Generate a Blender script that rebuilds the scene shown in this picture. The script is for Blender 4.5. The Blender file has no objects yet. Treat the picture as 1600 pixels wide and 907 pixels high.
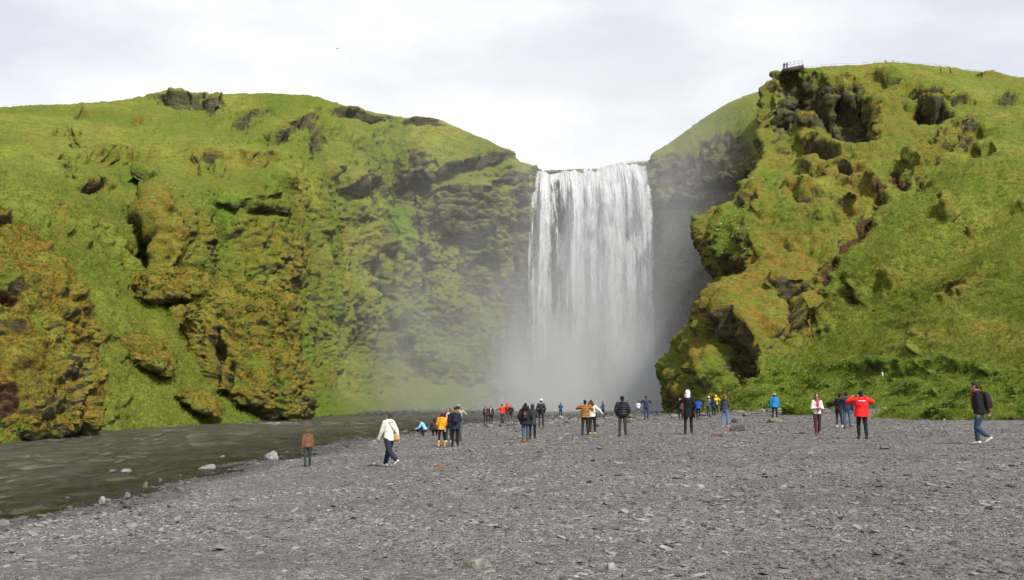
import bpy, math, random
import numpy as np
from mathutils import Vector, Matrix
R = math.radians
PI = math.pi
rng = np.random.default_rng(7)
random.seed(7)
S = bpy.context.scene
col = S.collection

# ---------------------------------------------------------------- camera
F = 1400.0                      # focal length in photo pixels (1600 wide)
CAMZ = 2.1
PITCH = math.atan(171.5/F)
cd = bpy.data.cameras.new('camera'); cam = bpy.data.objects.new('camera', cd); col.objects.link(cam)
cd.sensor_width = 36.0; cd.lens = 36.0*F/1600.0
cd.clip_start = 0.1; cd.clip_end = 6000
cam.location = (0, 0, CAMZ); cam.rotation_euler = (R(90)+PITCH, 0, 0)
S.camera = cam

# ---------------------------------------------------------------- sky and sun
SUN_EL, SUN_AZ = 47.0, 149.0      # azimuth measured clockwise from +Y (the view direction)
w = bpy.data.worlds.new('World'); S.world = w; w.use_nodes = True
nt = w.node_tree; nt.nodes.clear()
def N(t, **k):
    n = nt.nodes.new(t)
    for a, b in k.items(): setattr(n, a, b)
    return n
out = N('ShaderNodeOutputWorld'); bg = N('ShaderNodeBackground'); bg.inputs[1].default_value = 0.1
sky = N('ShaderNodeTexSky', sky_type='NISHITA', sun_disc=False)
sky.sun_elevation = R(SUN_EL); sky.sun_rotation = R(SUN_AZ); sky.air_density = 1.0; sky.dust_density = 1.5
tc = N('ShaderNodeTexCoord'); sep = N('ShaderNodeSeparateXYZ')
nt.links.new(tc.outputs['Generated'], sep.inputs[0])
mp = N('ShaderNodeMapping'); mp.inputs['Scale'].default_value = (1, 1, 2.3); mp.inputs['Location'].default_value = (3.1, 0.4, 0.2)
nt.links.new(tc.outputs['Generated'], mp.inputs[0])
n1 = N('ShaderNodeTexNoise'); n1.inputs['Scale'].default_value = 2.6; n1.inputs['Detail'].default_value = 7; n1.inputs['Roughness'].default_value = .52
nt.links.new(mp.outputs[0], n1.inputs['Vector'])
cr = N('ShaderNodeValToRGB'); cr.color_ramp.elements[0].position = .40; cr.color_ramp.elements[1].position = .56
cr.color_ramp.elements[0].color = (7.6, 7.85, 8.35, 1); cr.color_ramp.elements[1].color = (9.8, 9.85, 10.1, 1)
nt.links.new(n1.outputs[0], cr.inputs[0])
n2 = N('ShaderNodeTexNoise'); n2.inputs['Scale'].default_value = 1.7; n2.inputs['Detail'].default_value = 5
mp2 = N('ShaderNodeMapping'); mp2.inputs['Location'].default_value = (7.7, 2.1, 5.0); mp2.inputs['Scale'].default_value = (1, 1, 1.8)
nt.links.new(tc.outputs['Generated'], mp2.inputs[0]); nt.links.new(mp2.outputs[0], n2.inputs['Vector'])
# cloud cover: complete near the horizon, broken overhead
mr = N('ShaderNodeMapRange'); mr.inputs[1].default_value = 0.35; mr.inputs[2].default_value = 0.95; mr.inputs[3].default_value = 0.97; mr.inputs[4].default_value = 0.45
nt.links.new(sep.outputs[2], mr.inputs[0])
mr2 = N('ShaderNodeMapRange'); mr2.inputs[1].default_value = .35; mr2.inputs[2].default_value = .6; mr2.inputs[3].default_value = .78; mr2.inputs[4].default_value = 1.0
nt.links.new(n2.outputs[0], mr2.inputs[0])
mu = N('ShaderNodeMath', operation='MULTIPLY'); nt.links.new(mr.outputs[0], mu.inputs[0]); nt.links.new(mr2.outputs[0], mu.inputs[1])
mx = N('ShaderNodeMix', data_type='RGBA'); nt.links.new(mu.outputs[0], mx.inputs[0])
nt.links.new(sky.outputs[0], mx.inputs[6]); nt.links.new(cr.outputs[0], mx.inputs[7])
nt.links.new(mx.outputs[2], bg.inputs[0]); nt.links.new(bg.outputs[0], out.inputs[0])

sd = bpy.data.lights.new('sun', 'SUN'); sun = bpy.data.objects.new('sun', sd); col.objects.link(sun)
sd.energy = 4.4; sd.angle = R(3); sd.color = (1.0, .95, .87)
sdir = Vector((math.sin(R(SUN_AZ))*math.cos(R(SUN_EL)), math.cos(R(SUN_AZ))*math.cos(R(SUN_EL)), math.sin(R(SUN_EL))))
sun.rotation_euler = sdir.to_track_quat('Z', 'Y').to_euler(); sun.location = (40, -60, 90)

S.view_settings.view_transform = 'Standard'; S.view_settings.look = 'None'
S.view_settings.exposure = 0.22; S.view_settings.gamma = 1.0; S.view_settings.use_curve_mapping = False
S.render.engine = 'CYCLES'
c = S.cycles
c.use_denoising = True; c.max_bounces = 6; c.diffuse_bounces = 3; c.glossy_bounces = 3; c.transparent_max_bounces = 16; c.volume_bounces = 3
c.transmission_bounces = 3; c.use_adaptive_sampling = True; c.adaptive_threshold = 0.02
c.volume_step_rate = 1.0; c.volume_max_steps = 128

# ---------------------------------------------------------------- helpers
def ray(px, py):
    dx = (px-800.0)/F; dy = (453.5-py)/F
    return dx, math.cos(PITCH)-dy*math.sin(PITCH), math.sin(PITCH)+dy*math.cos(PITCH)
def at(px, py, Y):
    a, b, c_ = ray(px, py); t = Y/b
    return np.array((a*t, Y, CAMZ+c_*t))
def to_px(P):
    x, y, z = P[..., 0], P[..., 1], P[..., 2]-CAMZ
    d = y*math.cos(PITCH)+z*math.sin(PITCH); u = -y*math.sin(PITCH)+z*math.cos(PITCH)
    d = np.maximum(d, .1)
    return 800+F*x/d, 453.5-F*u/d
def sstep(a, b, x):
    t = np.clip((x-a)/(b-a), 0, 1); return t*t*(3-2*t)

_perm = rng.permutation(256); _perm = np.concatenate([_perm, _perm, _perm])
_g = rng.normal(size=(256, 3)); _g /= np.linalg.norm(_g, axis=1)[:, None]
def perlin(P):
    sh = P.shape[:-1]; P = P.reshape(-1, 3)
    i = np.floor(P).astype(np.int64); f = P-i; i &= 255
    u = f*f*f*(f*(f*6-15)+10); r = 0
    for a in (0, 1):
        for b in (0, 1):
            for c_ in (0, 1):
                h = _perm[_perm[_perm[(i[:, 0]+a) & 255]+((i[:, 1]+b) & 255)]+((i[:, 2]+c_) & 255)]
                g = _g[h]
                d = g[:, 0]*(f[:, 0]-a)+g[:, 1]*(f[:, 1]-b)+g[:, 2]*(f[:, 2]-c_)
                wgt = (u[:, 0] if a else 1-u[:, 0])*(u[:, 1] if b else 1-u[:, 1])*(u[:, 2] if c_ else 1-u[:, 2])
                r = r+d*wgt
    return (r*1.5).reshape(sh)
def fbm(P, n=4, k=.5):
    a = 1; r = 0; t = 0
    for o in range(n):
        r = r+a*perlin(P*(2.03**o)+o*17.3); t += a; a *= k
    return r/t
def billow(P, n=3, k=.5):
    a = 1; r = 0; t = 0
    for o in range(n):
        r = r+a*(1-2*np.abs(perlin(P*(2.03**o)+o*9.1))); t += a; a *= k
    return r/t           # about -1..1, rounded lumps upward creases... ridges at zero crossings
def puffy(P, n=3, k=.5):
    a = 1; r = 0; t = 0
    for o in range(n):
        r = r+a*np.abs(perlin(P*(2.03**o)+o*5.7)); t += a; a *= k
    return r/t*2         # rounded cushions with sharp creases between

def blocks(P, s, seed=0):
    """jointed rock: every block of a warped, offset lattice stands out by its own amount"""
    Q = P/np.asarray(s)+.35*np.stack([perlin(P/3.1+seed), perlin(P/3.3+seed+9), .5*perlin(P/2.9+seed+4)], -1)
    k = np.floor(Q[..., 2]); Q = Q+np.stack([.5*(k % 2)+.13*k, .27*k, 0*k], -1); i = np.floor(Q).astype(np.int64) & 255
    return _perm[_perm[_perm[i[..., 0]]+i[..., 1]]+i[..., 2]]/255.0
def tag(o, label=None, cat=None, group=None, kind=None):
    if label: o['label'] = label
    if cat: o['category'] = cat
    if group: o['group'] = group
    if kind: o['kind'] = kind
    return o
def mesh_obj(name, V, Fc, mat, parent=None, attrs=None, smooth=True):
    """V (n,3); Fc (m,3|4) array, or a list of such arrays"""
    me = bpy.data.meshes.new(name)
    V = np.asarray(V, dtype=np.float32)
    Fs = Fc if isinstance(Fc, list) else [Fc]
    Fs = [np.asarray(f, dtype=np.int32) for f in Fs if len(f)]
    me.vertices.add(len(V)); me.vertices.foreach_set('co', V.ravel())
    nl = sum(f.size for f in Fs); npoly = sum(len(f) for f in Fs)
    me.loops.add(nl); me.loops.foreach_set('vertex_index', np.concatenate([f.ravel() for f in Fs]))
    tot = np.concatenate([np.full(len(f), f.shape[1], dtype=np.int32) for f in Fs])
    st = np.concatenate([[0], np.cumsum(tot)[:-1]]).astype(np.int32)
    me.polygons.add(npoly); me.polygons.foreach_set('loop_start', st)
    me.update(calc_edges=True)
    me.polygons.foreach_set('use_smooth', np.full(npoly, smooth, dtype=bool))
    for k, v in (attrs or {}).items():
        v = np.asarray(v, dtype=np.float32)
        if v.ndim == 2:
            a = me.attributes.new(k, 'FLOAT_COLOR', 'POINT')
            if v.shape[1] == 3: v = np.concatenate([v, np.ones((len(v), 1), np.float32)], 1)
            a.data.foreach_set('color', v.ravel())
        else:
            a = me.attributes.new(k, 'FLOAT', 'POINT'); a.data.foreach_set('value', v.ravel())
    o = bpy.data.objects.new(name, me); col.objects.link(o)
    if mat: me.materials.append(mat)
    if parent: o.parent = parent
    return o
def grid_faces(nu, nv, wrap_u=False):
    """vertex index = iu*nv + iv"""
    a = np.arange(nu*nv).reshape(nu, nv)
    if wrap_u: a = np.concatenate([a, a[:1]], 0)
    return np.stack([a[:-1, :-1], a[1:, :-1], a[1:, 1:], a[:-1, 1:]], -1).reshape(-1, 4)
def empty(name, loc, rz=0):
    o = bpy.data.objects.new(name, None); col.objects.link(o); o.location = loc; o.rotation_euler = (0, 0, rz)
    o.empty_display_size = .2
    return o

# ---- shader node helper
class G:
    def __init__(s, name):
        s.m = bpy.data.materials.new(name); s.m.use_nodes = True; s.t = s.m.node_tree; s.t.nodes.clear()
        s.out = s.n('ShaderNodeOutputMaterial')
    def n(s, t, **k):
        x = s.t.nodes.new(t)
        for a, b in k.items(): setattr(x, a, b)
        return x
    def l(s, a, b): s.t.links.new(a, b)
    def put(s, sock, v):
        if isinstance(v, bpy.types.NodeSocket): s.l(v, sock)
        elif isinstance(v, (tuple, list)) and sock.type == 'RGBA' and len(v) == 3: sock.default_value = (*v, 1)
        else: sock.default_value = v
    def math(s, op, a, b=0.0, c_=None, clamp=False):
        x = s.n('ShaderNodeMath', operation=op, use_clamp=clamp); s.put(x.inputs[0], a); s.put(x.inputs[1], b)
        if c_ is not None: s.put(x.inputs[2], c_)
        return x.outputs[0]
    def mix(s, f, a, b, blend='MIX'):
        x = s.n('ShaderNodeMix', data_type='RGBA', blend_type=blend); s.put(x.inputs[0], f); s.put(x.inputs[6], a); s.put(x.inputs[7], b)
        return x.outputs[2]
    def rng(s, v, a, b, c_=0.0, d=1.0, smooth=True):
        x = s.n('ShaderNodeMapRange', interpolation_type='SMOOTHSTEP' if smooth else 'LINEAR')
        for i, q in enumerate((v, a, b, c_, d)): s.put(x.inputs[i], q)
        return x.outputs[0]
    def pos(s, scale=(1, 1, 1), loc=(0, 0, 0), rot=(0, 0, 0), obj=False):
        if obj: src = s.n('ShaderNodeTexCoord').outputs['Object']
        else: src = s.n('ShaderNodeNewGeometry').outputs['Position']
        m = s.n('ShaderNodeMapping'); m.inputs['Scale'].default_value = scale; m.inputs['Location'].default_value = loc; m.inputs['Rotation'].default_value = rot
        s.l(src, m.inputs[0]); return m.outputs[0]
    def noise(s, vec, sc, det=4, ro=.5, dist=0.0):
        x = s.n('ShaderNodeTexNoise'); s.l(vec, x.inputs['Vector']); x.inputs['Scale'].default_value = sc
        x.inputs['Detail'].default_value = det; x.inputs['Roughness'].default_value = ro; x.inputs['Distortion'].default_value = dist
        return x.outputs[0]
    def voro(s, vec, sc, feat='F1', out='Distance', rnd=1.0):
        x = s.n('ShaderNodeTexVoronoi', feature=feat); s.l(vec, x.inputs['Vector']); x.inputs['Scale'].default_value = sc
        x.inputs['Randomness'].default_value = rnd
        return x.outputs[out]
    def attr(s, name, out='Fac'):
        x = s.n('ShaderNodeAttribute', attribute_name=name); return x.outputs[out]
    def bump(s, h, strength=1.0, dist=.1, nrm=None):
        x = s.n('ShaderNodeBump'); s.put(x.inputs['Height'], h); x.inputs['Strength'].default_value = strength; x.inputs['Distance'].default_value = dist
        if nrm is not None: s.l(nrm, x.inputs['Normal'])
        return x.outputs[0]
    def pbr(s, colr, rough=.9, nrm=None, spec=.3, **k):
        x = s.n('ShaderNodeBsdfPrincipled'); s.put(x.inputs['Base Color'], colr); s.put(x.inputs['Roughness'], rough)
        x.inputs['Specular IOR Level'].default_value = spec
        if nrm is not None: s.l(nrm, x.inputs['Normal'])
        for a, b in k.items(): s.put(x.inputs[a.replace('_', ' ')], b)
        return x.outputs[0]
    def done(s, sh, vol=False):
        s.l(sh, s.out.inputs['Volume' if vol else 'Surface']); return s.m
# ---------------------------------------------------------------- materials of the land
def mat_land():
    g = G('mossy_land')
    P = g.pos()
    geo = g.n('ShaderNodeNewGeometry'); sp = g.n('ShaderNodeSeparateXYZ'); g.l(geo.outputs['Normal'], sp.inputs[0]); nz = sp.outputs[2]
    cov = g.attr('cov', 'Color'); sc = g.n('ShaderNodeSeparateColor'); g.l(cov, sc.inputs[0])
    aR, aM, aL = sc.outputs[0], sc.outputs[1], sc.outputs[2]
    aE = g.attr('earth')
    big = g.noise(P, .045, 4, .55); med = g.noise(P, .35, 5, .6); fin = g.noise(P, 2.4, 5, .65); vf = g.noise(P, 9.0, 3, .7)
    strk = g.noise(g.pos((.5, .5, 3.0)), 1.3, 4, .6)
    # grass
    c1 = g.mix(g.rng(big, .35, .65), (.124, .178, .020), (.245, .268, .044))
    c1 = g.mix(g.rng(med, .42, .72), c1, (.190, .175, .036))
    c1 = g.mix(g.rng(fin, .36, .56), g.mix(.42, c1, (.060, .085, .010)), c1)
    c1 = g.mix(g.math('MULTIPLY', g.rng(strk, .48, .66), .62), c1, (.115, .088, .026))
    lush = g.mix(g.rng(fin, .35, .7), (.066, .124, .014), (.165, .226, .032))
    c1 = g.mix(g.math('MULTIPLY', aL, g.rng(med, .25, .55, .5, 1.0)), c1, lush)
    # orange moss
    mo = g.mix(g.rng(fin, .30, .60), (.120, .098, .018), (.270, .175, .030))
    mo = g.mix(g.rng(g.noise(P, .9, 4, .6), .46, .66), mo, (.125, .145, .022))
    mo = g.mix(g.rng(vf, .56, .72), mo, (.120, .160, .045))
    mm = g.math('MULTIPLY', aM, g.rng(g.noise(P, .55, 5, .65), .34, .56), clamp=True)
    c1 = g.mix(mm, c1, mo)
    # rock: steep faces and painted outcrops
    strata = g.noise(g.pos((.25, .25, 2.2)), 1.0, 5, .6, .4)
    rk = g.mix(g.rng(strata, .35, .65), (.036, .030, .024), (.150, .120, .098))
    rk = g.mix(g.rng(fin, .42, .62), rk, (.075, .078, .026))
    rk = g.mix(g.math('MULTIPLY', g.rng(vf, .60, .75), .6), rk, (.20, .175, .15))
    st = g.math('ADD', nz, g.math('MULTIPLY', g.math('SUBTRACT', med, .5), 1.3))
    st = g.math('ADD', st, g.math('MULTIPLY', g.math('SUBTRACT', fin, .5), .5))
    rf = g.rng(g.math('SUBTRACT', st, g.math('MULTIPLY', aR, .85)), -.54, -.10, 1.0, 0.0)
    c1 = g.mix(g.math('MULTIPLY', rf, .92), c1, rk)
    er = g.mix(g.rng(fin, .35, .65), (.060, .030, .018), (.120, .068, .042))
    ef = g.rng(g.math('ADD', aE, g.math('MULTIPLY', g.math('SUBTRACT', med, .5), .8)), .4, .6)
    c1 = g.mix(ef, c1, er)
    h = g.math('ADD', g.math('MULTIPLY', g.noise(P, 1.6, 6, .68), 1.0), g.math('MULTIPLY', g.math('ABSOLUTE', g.math('SUBTRACT', vf, .5)), .35))
    h = g.math('ADD', h, g.math('MULTIPLY', strk, .35))
    nr = g.bump(h, .85, .7)
    return g.done(g.pbr(c1, .95, nr, .12))
M_LAND = mat_land()

def mat_gravel(stone=False):
    g = G('grey_gravel' if not stone else 'grey_stone')
    P = g.pos()
    if stone:
        c0 = g.attr('tone', 'Color')
        f = g.noise(P, 28, 4, .65)
        c1 = g.mix(g.rng(f, .3, .7, .0, .55), c0, (.10, .098, .10))
        return g.done(g.pbr(c1, .78, g.bump(f, .5, .012), .35))
    q = g.pos((1, 1, 1))
    cell = g.voro(q, 16, out='Color'); sc = g.n('ShaderNodeSeparateColor'); g.l(cell, sc.inputs[0])
    d = g.voro(q, 16); d2 = g.voro(q, 42); cell2 = g.voro(q, 42, out='Color'); sc2 = g.n('ShaderNodeSeparateColor'); g.l(cell2, sc2.inputs[0])
    big = g.noise(P, .22, 4, .6); med = g.noise(P, 1.1, 5, .6)
    v = g.mix(sc.outputs[0], (.074, .068, .063), (.31, .295, .275))
    v2 = g.mix(sc2.outputs[0], (.058, .054, .050), (.24, .23, .215))
    c1 = g.mix(g.rng(g.noise(P, 5, 3), .42, .58), v, v2)
    c1 = g.mix(g.math('MULTIPLY', g.rng(sc.outputs[1], .90, .94), .4), c1, (.16, .085, .060))
    c1 = g.mix(g.math('MULTIPLY', g.rng(med, .48, .70), .60), c1, (.082, .070, .066))
    c1 = g.mix(g.math('MULTIPLY', g.rng(big, .45, .65), .35), c1, (.095, .082, .078))
    # wet, dark and algae-covered below and at the waterline; brown soil path on the right
    sp = g.n('ShaderNodeSeparateXYZ'); g.l(geo_pos(g), sp.inputs[0])
    zz = g.math('ADD', sp.outputs[2], g.math('MULTIPLY', g.math('SUBTRACT', med, .5), .10))
    c1 = g.mix(g.rng(zz, WATER_Z+.02, WATER_Z+.13, .75, 0), c1, (.035, .033, .031))
    c1 = g.mix(g.rng(zz, WATER_Z-.10, WATER_Z+.0, .9, 0), c1, g.mix(g.rng(med, .4, .6), (.075, .062, .022), (.150, .125, .045)))
    so = g.attr('soil')
    sf = g.rng(g.math('ADD', so, g.math('MULTIPLY', g.math('SUBTRACT', med, .5), .7)), .4, .65)
    c1 = g.mix(g.math('MULTIPLY', sf, .85), c1, g.mix(med, (.055, .048, .040), (.11, .098, .086)))
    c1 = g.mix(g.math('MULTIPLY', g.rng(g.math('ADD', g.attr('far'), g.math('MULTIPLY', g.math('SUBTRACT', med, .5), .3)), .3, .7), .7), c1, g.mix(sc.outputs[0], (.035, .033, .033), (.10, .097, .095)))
    h = g.math('ADD', g.math('MULTIPLY', g.math('SUBTRACT', 1.0, d), 1.0), g.math('MULTIPLY', g.math('SUBTRACT', 1.0, d2), .45))
    h = g.math('ADD', h, g.math('MULTIPLY', sc.outputs[2], .8))
    nr = g.bump(h, 1.0, .05)
    return g.done(g.pbr(c1, .82, nr, .3))
def geo_pos(g): return g.n('ShaderNodeNewGeometry').outputs['Position']
WATER_Z = -0.40
M_GRAVEL = mat_gravel(); M_STONE = mat_gravel(True)

def mat_water():
    g = G('river_water')
    P = g.pos((1, .8, 1), rot=(0, 0, R(-12)))
    w1 = g.noise(P, .8, 5, .6, .6); w2 = g.noise(g.pos((.7, 1.5, 1), rot=(0, 0, R(18))), 5.5, 4, .6, .4)
    calm = g.rng(g.noise(g.pos((.8, .33, 1), rot=(0, 0, R(-20))), .8, 6, .68, .8), .38, .62, .15, 1.5)
    h = g.math('MULTIPLY', g.math('ADD', g.math('MULTIPLY', w1, 1.0), g.math('MULTIPLY', w2, .5)), calm)
    nr = g.bump(h, 1.0, 1.0)
    fr = g.n('ShaderNodeFresnel'); fr.inputs[0].default_value = 1.33; g.l(nr, fr.inputs[1])
    gl = g.n('ShaderNodeBsdfGlossy'); g.put(gl.inputs[0], (.92, .95, 1.0)); g.put(gl.inputs['Roughness'], g.math('MULTIPLY', calm, .16)); g.l(nr, gl.inputs['Normal'])
    tr = g.n('ShaderNodeBsdfTransparent'); g.put(tr.inputs[0], (.84, .80, .60))
    df = g.n('ShaderNodeBsdfDiffuse'); g.put(df.inputs[0], (.165, .160, .112)); g.l(nr, df.inputs['Normal'])
    body = g.n('ShaderNodeMixShader'); g.put(body.inputs[0], g.rng(g.attr('depth'), 0.0, 1.0, .10, .85)); g.l(tr.outputs[0], body.inputs[1]); g.l(df.outputs[0], body.inputs[2])
    m = g.n('ShaderNodeMixShader'); g.put(m.inputs[0], g.math('MULTIPLY', fr.outputs[0], 1.2, clamp=True)); g.l(body.outputs[0], m.inputs[1]); g.l(gl.outputs[0], m.inputs[2])
    foam = g.n('ShaderNodeBsdfDiffuse'); g.put(foam.inputs[0], (.72, .76, .78))
    fn = g.noise(g.pos((.35, 1.4, 1)), 1.5, 6, .72, .6)
    ff = g.rng(g.math('ADD', fn, g.math('MULTIPLY', g.attr('foam'), .22)), .76, .84)
    m2 = g.n('ShaderNodeMixShader'); g.put(m2.inputs[0], g.math('MULTIPLY', ff, .85)); g.l(m.outputs[0], m2.inputs[1]); g.l(foam.outputs[0], m2.inputs[2])
    return g.done(m2.outputs[0])
M_WATER = mat_water()

def mat_fall():
    """falling water: broken white strands, alpha and brightness from streaks stretched down the fall"""
    g = G('falling_water')
    dens = g.attr('dens'); s_ = g.attr('su'); t_ = g.attr('sv')
    cb = g.n('ShaderNodeCombineXYZ'); g.l(s_, cb.inputs[0]); g.l(t_, cb.inputs[1]); g.l(g.attr('layer'), cb.inputs[2]); V = cb.outputs[0]
    def nz(sx, sy, sc, det, ro, dist=0):
        m = g.n('ShaderNodeMapping'); m.inputs['Scale'].default_value = (sx, sy, 7.3); g.l(V, m.inputs[0]); return g.noise(m.outputs[0], sc, det, ro, dist)
    st1 = nz(1.0, .035, 1.1, 5, .62, .15); st2 = nz(1, .16, 3.2, 4, .65, .2); drops = nz(1, .45, 6.0, 3, .7); wisps = nz(1, .22, .55, 6, .6, .9)
    k = g.math('ADD', g.math('MULTIPLY', st1, 1.0), g.math('MULTIPLY', st2, .38))
    k = g.math('ADD', k, g.math('MULTIPLY', drops, .45)); k = g.math('ADD', k, g.math('MULTIPLY', wisps, .85))
    k = g.math('SUBTRACT', k, 1.34)
    a = g.rng(g.math('ADD', g.math('MULTIPLY', k, 1.5), dens), .25, .62)
    df = g.n('ShaderNodeBsdfDiffuse'); g.put(df.inputs[0], g.mix(g.rng(k, -.22, .16), (.50, .54, .58), (.98, .98, .985)))
    tl = g.n('ShaderNodeBsdfTranslucent'); g.put(tl.inputs[0], (.75, .78, .82))
    wm = g.n('ShaderNodeMixShader'); wm.inputs[0].default_value = .18; g.l(df.outputs[0], wm.inputs[1]); g.l(tl.outputs[0], wm.inputs[2])
    nr = g.bump(k, .9, 1.2); g.l(nr, df.inputs['Normal'])
    tr = g.n('ShaderNodeBsdfTransparent')
    m = g.n('ShaderNodeMixShader'); g.put(m.inputs[0], a); g.l(tr.outputs[0], m.inputs[1]); g.l(wm.outputs[0], m.inputs[2])
    return g.done(m.outputs[0])
M_FALL = mat_fall()

def mat_leaf(name, ca, cb_):
    g = G(name); c0 = g.attr('tone'); cc = g.mix(c0, ca, cb_)
    a = g.n('ShaderNodeBsdfDiffuse'); g.put(a.inputs[0], cc); b = g.n('ShaderNodeBsdfTranslucent'); g.put(b.inputs[0], cc)
    m = g.n('ShaderNodeMixShader'); m.inputs[0].default_value = .35; g.l(a.outputs[0], m.inputs[1]); g.l(b.outputs[0], m.inputs[2])
    return g.done(m.outputs[0])
M_TUFT = mat_leaf('grass_blades', (.138, .200, .022), (.30, .325, .066))
M_MOSSTUFT = mat_leaf('orange_moss', (.105, .120, .014), (.300, .200, .030))
M_ANGEL = mat_leaf('broad_leaves', (.070, .130, .014), (.190, .250, .060))

_fc = {}
def fabric(rgb, rough=.85, seams=0.0, sheen=0.0):
    key = (tuple(rgb), rough, seams)
    if key in _fc: return _fc[key]
    g = G('fabric'); P = g.pos(obj=True)
    n = g.noise(P, 11, 4, .6); big = g.noise(P, 3.0, 3, .5)
    c1 = g.mix(g.rng(big, .3, .7, 0, .35), rgb, tuple(x*.62 for x in rgb))
    if seams:
        sp = g.n('ShaderNodeSeparateXYZ'); g.l(P, sp.inputs[0])
        wv = g.math('ABSOLUTE', g.math('SINE', g.math('MULTIPLY', sp.outputs[2], PI/seams)))
        c1 = g.mix(g.rng(wv, .0, .25, .26, 0), c1, tuple(x*.35 for x in rgb))
        h = g.math('ADD', g.math('MULTIPLY', g.math('POWER', wv, .5), 1.0), g.math('MULTIPLY', n, .3)); nr = g.bump(h, .8, .03)
    else: nr = g.bump(n, .6, .03)
    _fc[key] = g.done(g.pbr(c1, rough, nr, .25)); return _fc[key]
def plain(name, rgb, rough=.6, spec=.4, metal=0.0):
    key = (name, tuple(rgb))
    if key in _fc: return _fc[key]
    g = G(name); P = g.pos(obj=True); n = g.noise(P, 20, 4, .6)
    _fc[key] = g.done(g.pbr(g.mix(g.rng(n, .3, .7, 0, .4), rgb, tuple(x*.7 for x in rgb)), rough, g.bump(n, .25, .01), spec, Metallic=metal)); return _fc[key]
# ---------------------------------------------------------------- the gravel flat: one height function
_gp = []   # control points (x, y, z)
def _g3(px, py, Y): _gp.append(at(px, py, Y))
def _gz(px, z, py):           # the depth where this pixel's ray meets height z
    a, b, c_ = ray(px, py); t = (z-CAMZ)/c_; _gp.append(np.array((a*t, b*t, z)))
SHORE = [(-260, 905), (-120, 862), (0, 830), (70, 815), (140, 800), (240, 768), (330, 741), (400, 723), (480, 703), (560, 689), (650, 677), (705, 667), (760, 658), (820, 652)]
for px, py in SHORE: _gz(px, WATER_Z, py)
for px, py in SHORE[:-2]:     # bed, out from the shore
    a, b, c_ = ray(px, py); t = (WATER_Z-CAMZ)/c_; x, y = a*t, b*t
    _gp.append(np.array((x-.10*y-1.2, y+.04*y, WATER_Z-.32))); _gp.append(np.array((x-.35*y-3, y+.12*y, WATER_Z-.75)))
for px, py, Y in [(480, 730, 30.2), (607, 731, 27), (690, 699, 42.8), (760, 663, 80), (792, 660, 84), (821, 692, 40), (845, 668, 58), (876, 651, 112),
                  (915, 681, 46), (973, 682, 41), (942, 652, 99), (997, 650, 100), (1010, 657, 68), (1075, 679, 37), (1091, 655, 74), (1112, 651, 78),
                  (1133, 668, 50), (1211, 658, 60), (1278, 679, 38), (1320, 670, 43), (1348, 686, 33.5), (1535, 695, 25.7), (1040, 645, 112),
                  (1200, 641, 80), (1290, 640, 76), (1360, 652, 52), (1500, 657, 43), (1600, 658, 40), (1800, 665, 34), (1470, 645.5, 60), (1560, 647, 56), (1380, 643, 66)]: _g3(px, py, Y)
for x, y, z in [(0, 10, 0), (-6, 10, -.05), (6, 10, .1), (14, 12, .35), (0, 0, 0), (-8, 4, -.1), (12, 0, .3), (25, 12, .8), (0, -40, 0), (60, 20, 1.2), (45, 60, 1.4),
                (-22, 8, -1.0), (-30, -20, -1.0), (60, -30, 1), (0, 128, -.75), (22, 128, -.55), (-25, 128, -.9), (-8, 148, -.9), (20, 150, -.9), (10, 190, -.9), (35, 175, -.6),
                (-20, 182, -.15), (-8, 186, -.18), (-32, 168, -.18), (-2, 178, -.35), (-28, 160, -.5),
                (-32, 85, -1.2), (-42, 110, -1.2), (-20, 75, -1.1), (-70, 60, -1.1), (-60, 100, -1.1), (-120, 160, -1.1), (80, 120, -1), (90, 200, -1), (300, 300, -1), (-300, 300, -1), (-300, -300, 0), (300, -300, 0), (0, 400, -1)]:
    _gp.append(np.array((x, y, z), float))
_gp = np.array(_gp); _gx = _gp[:, :2]
def _rbf_phi(d): return -np.sqrt(d*d+4.0)
_A = _rbf_phi(np.linalg.norm(_gx[:, None]-_gx[None], axis=2)); n_ = len(_gp)
_M = np.zeros((n_+1, n_+1)); _M[:n_, :n_] = _A - np.eye(n_)*.05; _M[:n_, n_] = 1; _M[n_, :n_] = 1
_wt = np.linalg.solve(_M, np.concatenate([_gp[:, 2], [0]]))
def ground_z(x, y):
    x = np.atleast_1d(np.asarray(x, float)); y = np.atleast_1d(np.asarray(y, float)); r = np.empty(x.size)
    xf, yf = x.ravel(), y.ravel()
    for i in range(0, x.size, 40000):
        q = np.stack([xf[i:i+40000], yf[i:i+40000]], 1)
        r[i:i+40000] = _rbf_phi(np.linalg.norm(q[:, None]-_gx[None], axis=2))@_wt[:-1]+_wt[-1]
    dist = np.hypot(xf, yf)
    far = sstep(300, 500, dist); r = r*(1-far)-1.0*far
    P = np.stack([xf, yf, xf*0], 1)
    r = r+(.10*fbm(P/7.0, 3)+.03*fbm(P/1.3, 2))*sstep(3, 12, dist)*(1-sstep(250, 300, dist))
    return r.reshape(x.shape)
def hit(px, py, y0=6, y1=160):
    """the point where a pixel's ray meets the gravel"""
    a, b, c_ = ray(px, py)
    Y = np.exp(np.linspace(math.log(y0), math.log(y1), 500)); t = Y/b
    gz = ground_z(a*t, Y); rz = CAMZ+c_*t
    k = np.argmax(rz <= gz) if (rz <= gz).any() else len(Y)-1
    return np.array((a*t[k], Y[k], gz[k]))

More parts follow.
